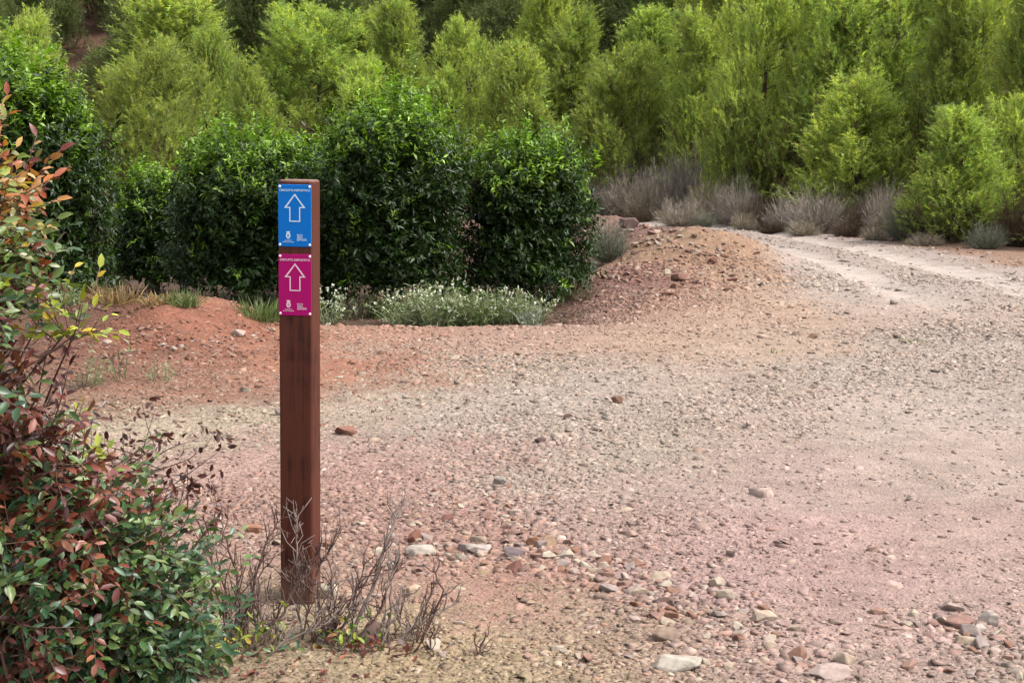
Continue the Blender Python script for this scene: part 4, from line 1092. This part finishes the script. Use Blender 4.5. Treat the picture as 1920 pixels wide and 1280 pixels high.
BR = [  # px, py, depth, colours, spray (m), shoots
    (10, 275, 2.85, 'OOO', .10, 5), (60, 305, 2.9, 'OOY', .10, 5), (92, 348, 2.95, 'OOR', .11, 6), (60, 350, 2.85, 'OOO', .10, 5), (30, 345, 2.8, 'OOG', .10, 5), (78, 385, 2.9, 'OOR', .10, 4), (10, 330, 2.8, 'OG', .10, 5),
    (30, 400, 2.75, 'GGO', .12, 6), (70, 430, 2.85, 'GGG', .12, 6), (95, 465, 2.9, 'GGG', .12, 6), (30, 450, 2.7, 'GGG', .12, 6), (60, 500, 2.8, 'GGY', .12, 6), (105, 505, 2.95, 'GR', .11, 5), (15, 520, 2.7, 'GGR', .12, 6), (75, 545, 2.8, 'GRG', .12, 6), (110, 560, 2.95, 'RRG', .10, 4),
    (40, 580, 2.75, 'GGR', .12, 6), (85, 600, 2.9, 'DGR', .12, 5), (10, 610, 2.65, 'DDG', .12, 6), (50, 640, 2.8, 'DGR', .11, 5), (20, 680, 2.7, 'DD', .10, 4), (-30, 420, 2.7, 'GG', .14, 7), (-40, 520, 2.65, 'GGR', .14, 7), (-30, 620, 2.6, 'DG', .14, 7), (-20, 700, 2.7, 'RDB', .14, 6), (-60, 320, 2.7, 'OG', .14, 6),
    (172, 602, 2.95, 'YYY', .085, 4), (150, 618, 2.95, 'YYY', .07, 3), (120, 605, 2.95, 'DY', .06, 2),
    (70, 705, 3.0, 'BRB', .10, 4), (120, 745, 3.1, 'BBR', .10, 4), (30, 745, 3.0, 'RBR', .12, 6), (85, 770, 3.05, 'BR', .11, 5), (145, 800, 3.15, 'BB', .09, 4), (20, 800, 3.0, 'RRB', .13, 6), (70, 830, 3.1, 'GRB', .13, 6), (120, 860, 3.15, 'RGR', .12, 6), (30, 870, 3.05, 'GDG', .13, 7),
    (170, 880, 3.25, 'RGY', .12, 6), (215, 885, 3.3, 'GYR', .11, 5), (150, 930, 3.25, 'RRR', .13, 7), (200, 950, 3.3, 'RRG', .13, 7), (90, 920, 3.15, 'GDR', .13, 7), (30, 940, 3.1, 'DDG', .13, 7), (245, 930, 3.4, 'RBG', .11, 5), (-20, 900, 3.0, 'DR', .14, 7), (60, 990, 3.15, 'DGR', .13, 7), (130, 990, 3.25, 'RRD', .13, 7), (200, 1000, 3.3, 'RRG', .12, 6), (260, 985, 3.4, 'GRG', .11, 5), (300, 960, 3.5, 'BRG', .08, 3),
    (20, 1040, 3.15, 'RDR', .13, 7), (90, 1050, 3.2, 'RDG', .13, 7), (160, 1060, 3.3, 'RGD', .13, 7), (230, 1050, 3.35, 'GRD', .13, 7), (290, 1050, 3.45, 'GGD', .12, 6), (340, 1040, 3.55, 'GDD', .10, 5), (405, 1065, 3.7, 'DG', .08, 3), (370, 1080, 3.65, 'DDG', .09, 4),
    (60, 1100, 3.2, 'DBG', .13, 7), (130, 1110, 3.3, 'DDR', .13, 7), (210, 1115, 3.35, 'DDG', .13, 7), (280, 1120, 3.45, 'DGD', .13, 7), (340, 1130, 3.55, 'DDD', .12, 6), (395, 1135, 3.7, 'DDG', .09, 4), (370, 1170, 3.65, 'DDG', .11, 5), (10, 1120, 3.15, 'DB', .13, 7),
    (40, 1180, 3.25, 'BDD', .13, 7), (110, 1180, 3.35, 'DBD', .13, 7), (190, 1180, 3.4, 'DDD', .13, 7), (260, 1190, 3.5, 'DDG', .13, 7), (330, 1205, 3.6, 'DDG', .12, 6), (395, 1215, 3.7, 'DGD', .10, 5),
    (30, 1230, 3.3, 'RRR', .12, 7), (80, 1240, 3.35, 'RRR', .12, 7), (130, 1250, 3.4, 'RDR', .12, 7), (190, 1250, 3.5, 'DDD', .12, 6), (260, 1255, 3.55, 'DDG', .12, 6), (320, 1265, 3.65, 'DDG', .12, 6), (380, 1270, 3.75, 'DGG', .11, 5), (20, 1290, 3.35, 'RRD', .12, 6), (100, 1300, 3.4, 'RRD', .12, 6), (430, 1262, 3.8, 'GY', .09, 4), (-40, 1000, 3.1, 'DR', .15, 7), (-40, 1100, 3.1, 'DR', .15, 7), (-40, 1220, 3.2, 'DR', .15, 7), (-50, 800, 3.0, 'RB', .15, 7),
]
BR += [(300, 1075, 3.4, 'GGD', .13, 7), (250, 1085, 3.3, 'GRD', .13, 7), (350, 1105, 3.5, 'GGD', .12, 7), (310, 1150, 3.45, 'GGD', .13, 7), (385, 1180, 3.6, 'GGD', .11, 6), (345, 1225, 3.55, 'GDD', .13, 7), (290, 1225, 3.5, 'GDD', .13, 7), (235, 1150, 3.35, 'GDD', .13, 7), (410, 1235, 3.7, 'GGD', .10, 5), (360, 1250, 3.6, 'GDD', .12, 7),
  (190, 900, 3.2, 'RRG', .12, 7), (240, 965, 3.3, 'RRG', .12, 6), (170, 970, 3.2, 'RRR', .12, 7), (110, 960, 3.1, 'GRR', .13, 7), (60, 900, 3.05, 'GGR', .13, 7), (100, 890, 3.1, 'GRR', .12, 7), (150, 1020, 3.2, 'RGR', .13, 7), (50, 1060, 3.1, 'RGD', .13, 7), (240, 1010, 3.3, 'RGG', .12, 6), (290, 1000, 3.4, 'GRR', .10, 5), (320, 1000, 3.5, 'GGR', .09, 4),
  (20, 340, 2.75, 'OOY', .09, 5), (50, 330, 2.85, 'OOO', .09, 5), (25, 300, 2.8, 'OOO', .08, 4), (100, 365, 2.9, 'OOR', .07, 3), (20, 740, 2.95, 'RRB', .12, 6), (60, 780, 3.0, 'RB', .12, 6), (100, 840, 3.1, 'RRB', .11, 5), (15, 850, 2.95, 'GRR', .13, 7)]
BR += [(20, 1010, 2.95, 'RGD', .13, 7), (80, 1030, 3.0, 'GDR', .13, 7), (30, 1090, 2.95, 'DGR', .13, 7), (100, 1100, 3.05, 'DGR', .13, 7), (40, 1160, 3.0, 'DDB', .13, 7), (110, 1170, 3.1, 'DGD', .13, 7), (20, 1230, 3.05, 'RRD', .13, 7), (90, 1240, 3.1, 'RRD', .13, 7), (160, 1230, 3.2, 'DDG', .13, 7), (150, 1150, 3.2, 'DDG', .13, 7)]
SPARSE = [(270, 870, 3.45), (320, 930, 3.6), (290, 835, 3.55), (352, 862, 3.65), (330, 905, 3.6), (375, 940, 3.75), (305, 880, 3.5), (345, 985, 3.65), (250, 850, 3.4), (265, 905, 3.4), (398, 985, 3.8)]
shrub = empty('leafy_shrub', broot, 'large leafy shrub of green, orange-tipped and withered red leaves at the picture edge', 'shrub')
LB, LD, LN, LL, LW, LCc, LK = [], [], [], [], [], [], []
wood_c = np.array(lin(112, 88, 76)) * .55
camp = np.array([0, 0, CAM_H])
def leafshoot(p0, d, n, keys, ll, rr, tw):
    L = .017 * n + .025
    P = spline([p0, p0 + d * L * .5 + rr.normal(0, .006, 3), p0 + d * L + np.array([0, 0, .01])], 5)
    tw.add(*tube(P, [.0016, .0015, .0013, .0011, .0007], 4), wood_c * rr.uniform(.7, 1.3))
    up = np.array([0, 0, 1.0]); s = nrm(np.cross(d, up + rr.normal(0, .4, 3)))
    key = keys[rr.integers(0, len(keys))]
    for q in range(n):
        f = .25 + .75 * q / max(n - 1, 1)
        b_ = np.array([np.interp(f, np.linspace(0, 1, 5), P[:, c]) for c in range(3)])
        ld = nrm(s * (1 if q % 2 else -1) * (1.0 - .7 * (f > .97)) + d * rr.uniform(.5, 1.0) + rr.normal(0, .25, 3) + (np.array([0, 0, -.15]) if key in 'RB' else 0))
        LB.append(b_); LD.append(ld); LN.append(nrm(up * .8 + rr.normal(0, .45, 3) + (camp - b_) * .12))
        l_ = ll * rr.uniform(.65, 1.1); LL.append(l_); LW.append(l_ * rr.uniform(.42, .58) * (.7 if key == 'B' else 1))
        LK.append(key if rr.random() > .28 else keys[rr.integers(0, len(keys))])
main_n = 0
for (px, py, Y, keys, spray, ns) in BR + [(a, b, c, 'BBB', .10, 4) for (a, b, c) in SPARSE]:
    sparse = (px, py, Y) in SPARSE
    if py < 700 and 'Y' not in keys[:2]: px -= 62 if py < 600 else 50; spray *= .6; py += 50 if py < 360 else 15
    if not sparse: px -= 22 if keys == 'YYY' else 48 if 560 < py < 940 else 42 if py >= 940 else 25
    tip = at(px, py, Y)
    st = broot + np.array([-abs(rsb.normal(0, .14)), .05 + abs(rsb.normal(0, .22)), 0])
    if py > 940: st = np.array([tip[0] + rsb.normal(-.06, .05), tip[1] + rsb.uniform(.02, .16), 0]); st[2] = float(height(st[0], st[1]))
    h_ = max(tip[2] - st[2], .05)
    mid = st * .45 + tip * .55 + np.array([-.08, 0, .10 * h_]) + rsb.normal(0, .04, 3)
    if py > 1000: mid[2] += .08
    P = spline([st, mid, tip], 12)
    tw = MB()
    tw.add(*tube(P, np.linspace(.0042, .0016, 12), 5), wood_c * rsb.uniform(.7, 1.3))
    td = nrm(P[-1] - P[-3])
    if not sparse: ns = 2 if keys == 'YYY' else int(ns * (1.1 if 560 < py < 900 else 1.45))
    for q in range(ns):
        f = 1 - (q / max(ns, 1)) * min(.9, spray * 3 / max(np.linalg.norm(tip - st), .3))
        b_ = np.array([np.interp(f, np.linspace(0, 1, 12), P[:, c]) for c in range(3)])
        d = nrm(td * .6 + rsb.normal(0, .75, 3) + np.array([0, 0, .35]))
        if sparse:
            L = .10 + .06 * rsb.random(); e = b_ + d * L
            tw.add(*tube([b_, (b_ + e) / 2 + rsb.normal(0, .008, 3), e], [.0016, .0012, .0006], 4), wood_c * .6)
            for g in range(8):
                ee = e + rsb.normal(0, .022, 3)
                LB.append(ee); LD.append(nrm(rsb.normal(0, 1, 3) + np.array([0, 0, -.6]))); LN.append(nrm(rsb.normal(0, 1, 3))); l_ = rsb.uniform(.016, .030); LL.append(l_); LW.append(l_ * .5); LK.append('B')
        else:
            leafshoot(b_, d, int(rsb.integers(6, 10)), keys, .036 if keys == 'YYY' else .033 if py < 620 else .036 if py < 950 else .040, rsb, tw)
            if py > 720: leafshoot(b_ + rsb.normal(0, .04, 3), nrm(rsb.normal(0, .8, 3) + np.array([.1, -.2, .3])), int(rsb.integers(6, 10)), keys, .038, rsb, tw)
            d2 = nrm(td * .3 + rsb.normal(0, .8, 3))
            leafshoot(b_ + rsb.normal(0, .03, 3), d2, int(rsb.integers(5, 9)), keys, .034 if py < 620 else .037, rsb, tw)
    link('branch', tw.mesh('branch', M_TWIG, True), shrub, loc=(-broot[0], -broot[1], -broot[2]))
tw = MB()      # the yellow sprig
q0, q1, q2 = at(-10, 705, 2.9), at(80, 668, 2.94), at(132, 634, 2.95)
tw.add(*tube(spline([broot + np.array([-.1, .1, .3]), q0, q1, q2], 12), np.linspace(.004, .002, 12), 5), wood_c)
for (a, b) in [(118, 598), (140, 600), (160, 604), (176, 612), (186, 594), (150, 590), (168, 640), (110, 612), (180, 632)]:
    t_ = at(a, b, 2.95 + rsb.normal(0, .02))
    leafshoot(q2 + rsb.normal(0, .004, 3), nrm(t_ - q2), 4, 'YYY', .032, rsb, tw)
link('branch', tw.mesh('branch', M_TWIG, True), shrub, loc=(-broot[0], -broot[1], -broot[2]))
LB, LD, LN, LL, LW = map(np.array, (LB, LD, LN, LL, LW))
u_, v_, z_ = project(LB)
inside = (u_ > 8) & (u_ < 500) & (v_ > 200) & (v_ < 1270)
score = np.where(inside, np.clip(LL, 0, .042) / z_ * (1 + .5 * rsb.random(len(LL))) * np.where(np.array([k_ in 'B' for k_ in LK]), .8, 1), -1)
order = np.argsort(-score)
single, rest = order[:300], order[300:]
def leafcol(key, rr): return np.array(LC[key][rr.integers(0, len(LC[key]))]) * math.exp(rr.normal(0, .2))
# individual leaves share a few meshes
LEAFM = {}
for key in LC:
    for q in range(4):
        tv = LEAF8[0].copy(); tv[:, 2] *= (1 + .5 * q) * (1.8 if key in 'RB' else 1)
        tv[3, 0] += .1 * (q - 1.5)
        LEAFM[key, q] = mesh_np('leaf', tv, LEAF8[1], M_SHRUB, np.tile(np.array(LC[key][q % len(LC[key])]), (8, 1)), False)
Rm = frames(LD, LN, LL, LW)
for t_ in single:
    M = Matrix.Identity(4)
    for a in range(3):
        for b in range(3): M[a][b] = float(Rm[t_, a, b])
        M[a][3] = float(LB[t_, a] - broot[a])
    link('leaf', LEAFM[LK[t_], int(rsb.integers(0, 4))], shrub, M=M)
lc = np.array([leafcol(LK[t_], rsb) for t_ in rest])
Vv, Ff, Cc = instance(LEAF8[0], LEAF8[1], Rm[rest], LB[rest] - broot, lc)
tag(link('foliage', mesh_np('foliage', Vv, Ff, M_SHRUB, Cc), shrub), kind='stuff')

# ------------------------------------------------------------------ bare twiggy shrub at the foot of the post
tr_ = np.random.default_rng(31)
BY = 4.08
groot = on_ground(600, 1245)
bare = empty('bare_shrub', groot, 'leafless twiggy shrub with grey stems at the foot of the brown post', 'shrub')
greyc, brownc = np.array(lin(138, 122, 115)) * .5, np.array(lin(100, 76, 68)) * .5
def stem(pix, Y0, Y1, r0, c, side=8, sl=.10):
    n = len(pix)
    P = np.array([at(a, b, Y0 + (Y1 - Y0) * q / (n - 1)) for q, (a, b) in enumerate(pix)])
    P[0][2] = min(P[0][2], float(height(P[0][0], P[0][1])) + .0)
    S = spline(P, 14); S[2:-1] += tr_.normal(0, .0035, S[2:-1].shape)
    r0 *= .95; side = int(side * 1.7)
    mb = MB(); mb.add(*tube(S, np.linspace(r0, .0018, 14), 6), c)
    for q in range(side):
        f = tr_.uniform(.2, .97); b_ = np.array([np.interp(f, np.linspace(0, 1, 14), S[:, a]) for a in range(3)])
        td = nrm(S[min(int(f * 13) + 1, 13)] - S[int(f * 13) - 1 if f > .1 else 0])
        d = nrm(td * .8 + tr_.normal(0, .55, 3) + np.array([0, 0, .25])); L = sl * tr_.uniform(.5, 1.4) * (1.2 - .6 * f)
        m = b_ + d * L * .55 + tr_.normal(0, .006, 3); e = b_ + d * L + np.array([0, 0, .012]) + tr_.normal(0, .008, 3)
        cc = c * tr_.uniform(.75, 1.3)
        mb.add(*tube([b_, m, e], [max(r0 * .35, .0021), .0018, .0010], 4), cc)
        for g in range(2):
            f2 = tr_.uniform(.3, .95); b2 = b_ + (e - b_) * f2; d2 = nrm(d + tr_.normal(0, .7, 3)); l2 = L * tr_.uniform(.2, .45)
            mb.add(*tube([b2, b2 + d2 * l2], [.0015, .0009], 3), cc)
    link('branch', mb.mesh('branch', M_TWIG, True), bare, loc=tuple(-groot))
stem([(630, 1252), (688, 1128), (722, 1030), (742, 970), (768, 930)], 4.02, 4.25, .0075, greyc, 14, .09)
stem([(722, 1248), (732, 1165), (733, 1090), (742, 1040), (744, 1010)], 4.02, 4.15, .006, greyc, 7, .07)
stem([(725, 1225), (775, 1175), (830, 1145), (862, 1122)], 4.02, 4.12, .0065, greyc, 8, .07)
stem([(790, 1165), (828, 1115), (820, 1085), (814, 1066)], 4.06, 4.12, .0045, brownc, 4, .05)
stem([(480, 1240), (450, 1150), (438, 1060), (420, 1000), (408, 972)], 4.0, 4.15, .006, brownc, 10, .09)
stem([(475, 1245), (465, 1160), (480, 1080), (505, 1010), (520, 970)], 3.98, 4.12, .005, brownc, 12, .08)
stem([(505, 1235), (528, 1160), (548, 1110), (585, 1060), (600, 1030)], 4.0, 4.15, .006, brownc, 10, .08)
stem([(575, 1235), (560, 1160), (556, 1085), (560, 1010), (552, 955)], 4.02, 4.2, .0045, greyc, 14, .08)
stem([(560, 1235), (575, 1150), (590, 1090), (620, 1020), (640, 985)], 4.02, 4.2, .0035, brownc, 8, .08)
stem([(590, 1280), (585, 1200), (600, 1130), (560, 1080), (590, 1045)], 3.95, 4.15, .004, brownc, 8, .08)
stem([(640, 1240), (690, 1180), (720, 1120), (745, 1060)], 4.0, 4.1, .0035, brownc, 8, .07)
stem([(420, 1280), (425, 1190), (410, 1120), (395, 1040), (388, 985)], 3.9, 4.05, .0045, brownc, 12, .09)
stem([(470, 1275), (540, 1200), (620, 1160), (660, 1130)], 3.9, 4.05, .0035, greyc, 10, .08)
stem([(700, 1285), (770, 1235), (800, 1180), (812, 1140)], 3.92, 4.0, .0035, brownc, 8, .06)
stem([(865, 1285), (890, 1240), (912, 1188)], 3.88, 3.95, .0045, brownc, 7, .06)
stem([(812, 1285), (815, 1240), (808, 1200), (820, 1185)], 3.88, 3.95, .0028, brownc, 8, .06)
for q in range(38):
    a0 = tr_.uniform(425, 800); b0 = tr_.uniform(1215, 1285); a1 = a0 + tr_.normal(10, 60); b1 = b0 - tr_.uniform(60, 240)
    stem([(a0, b0), ((a0 + a1) / 2 + tr_.normal(0, 14), (b0 + b1) / 2), (a1, b1)], 4.0, 4.1, .0034, (greyc, brownc)[q % 2], 5, .07)
# the broken old stump of the shrub
mb = MB()
S = spline([at(668, 1225, 4.02), at(688, 1195, 4.03), at(706, 1168, 4.06)], 6)
mb.add(*tube(S, [.030, .026, .025, .024, .025, .021], 9), np.array(lin(104, 84, 78)) * .55)
S = spline([at(690, 1290, 3.9), at(735, 1262, 3.95), at(775, 1240, 3.98)], 6)
mb.add(*tube(S, [.020, .018, .017, .016, .016, .012], 8), np.array(lin(96, 80, 74)) * .55)
link('stump', mb.mesh('stump', M_BARK, True), bare, loc=tuple(-groot))
# a few live leaves low in the twigs
def low_leaves(name, centre, n, sx, sz, keys, Y, lab, seed, cat='seedling', grp=None, size=.032):
    r = np.random.default_rng(seed)
    c = at(*centre, Y); g = np.array([c[0], c[1], float(height(c[0], c[1]))])
    mb = MB(); tw = MB()
    o = empty(name, g, lab, cat, grp)
    for q in range(n):
        b = g + np.array([r.normal(0, sx), r.normal(0, sx * .6), abs(r.normal(0, sz)) + .01])
        if q % 3 == 0: tw.add(*tube([g + np.array([(b - g)[0] * .4, (b - g)[1] * .4, -.01]), b], [.0018, .001], 4), wood_c)
        d = nrm(r.normal(0, 1, 3) + np.array([0, 0, .5])); L = np.array([size * r.uniform(.6, 1.15)])
        key = keys[r.integers(0, len(keys))]
        mb.add(*instance(LEAF8[0], LEAF8[1], frames(d[None], nrm(np.array([[0, 0, 1.]]) + r.normal(0, .5, (1, 3))), L, L * .45), (b - g)[None], leafcol(key, r)[None]))
    link('leaves', mb.mesh('leaves', M_SHRUB), o)
    tw2 = tw.mesh('stems', M_TWIG); link('stems', tw2, o, loc=tuple(-g))
    return o
low_leaves('leafy_sprout', (655, 1250), 60, .055, .03, 'GGYY', 4.0, 'small yellow green sprout of leaves among the bare twigs', 3)
low_leaves('leafy_sprout', (440, 1255), 130, .08, .05, 'GDY', 3.95, 'green sprouts between the leafy shrub and the bare twigs', 4)
low_leaves('leafy_sprout', (690, 1275), 60, .08, .015, 'RRB', 3.95, 'withered red sprout lying under the bare twigs', 5)

# fallen leaves under the shrubs
r = np.random.default_rng(90); n = 900
xx = r.uniform(-1.7, -.15, n); yy = r.uniform(3.2, 4.6, n)
kp = r.random(n) < np.clip(1.1 - np.maximum(xx + .75, 0) * 2.2 - np.maximum(yy - 4.0, 0) * 1.6, 0, 1)
xx, yy = xx[kp], yy[kp]; n = len(xx)
d = np.stack([r.normal(size=n), r.normal(size=n), r.normal(0, .25, n)], 1)
Lf = r.uniform(.018, .036, n)
c = np.array([leafcol('RB'[int(r.random() < .5)], r) * 1.1 for _ in range(n)])
Vv, Ff, Cc = instance(LEAF4[0], LEAF4[1], frames(d, nrm(np.array([0, 0, 1.0]) + r.normal(0, .35, (n, 3))), Lf, Lf * .5), np.stack([xx, yy, height(xx, yy) + .012], 1), c)
tag(link('leaf_litter', mesh_np('leaf_litter', Vv, Ff, M_SHRUB, Cc)), 'fallen red brown leaves scattered on the soil under the shrubs', kind='stuff')
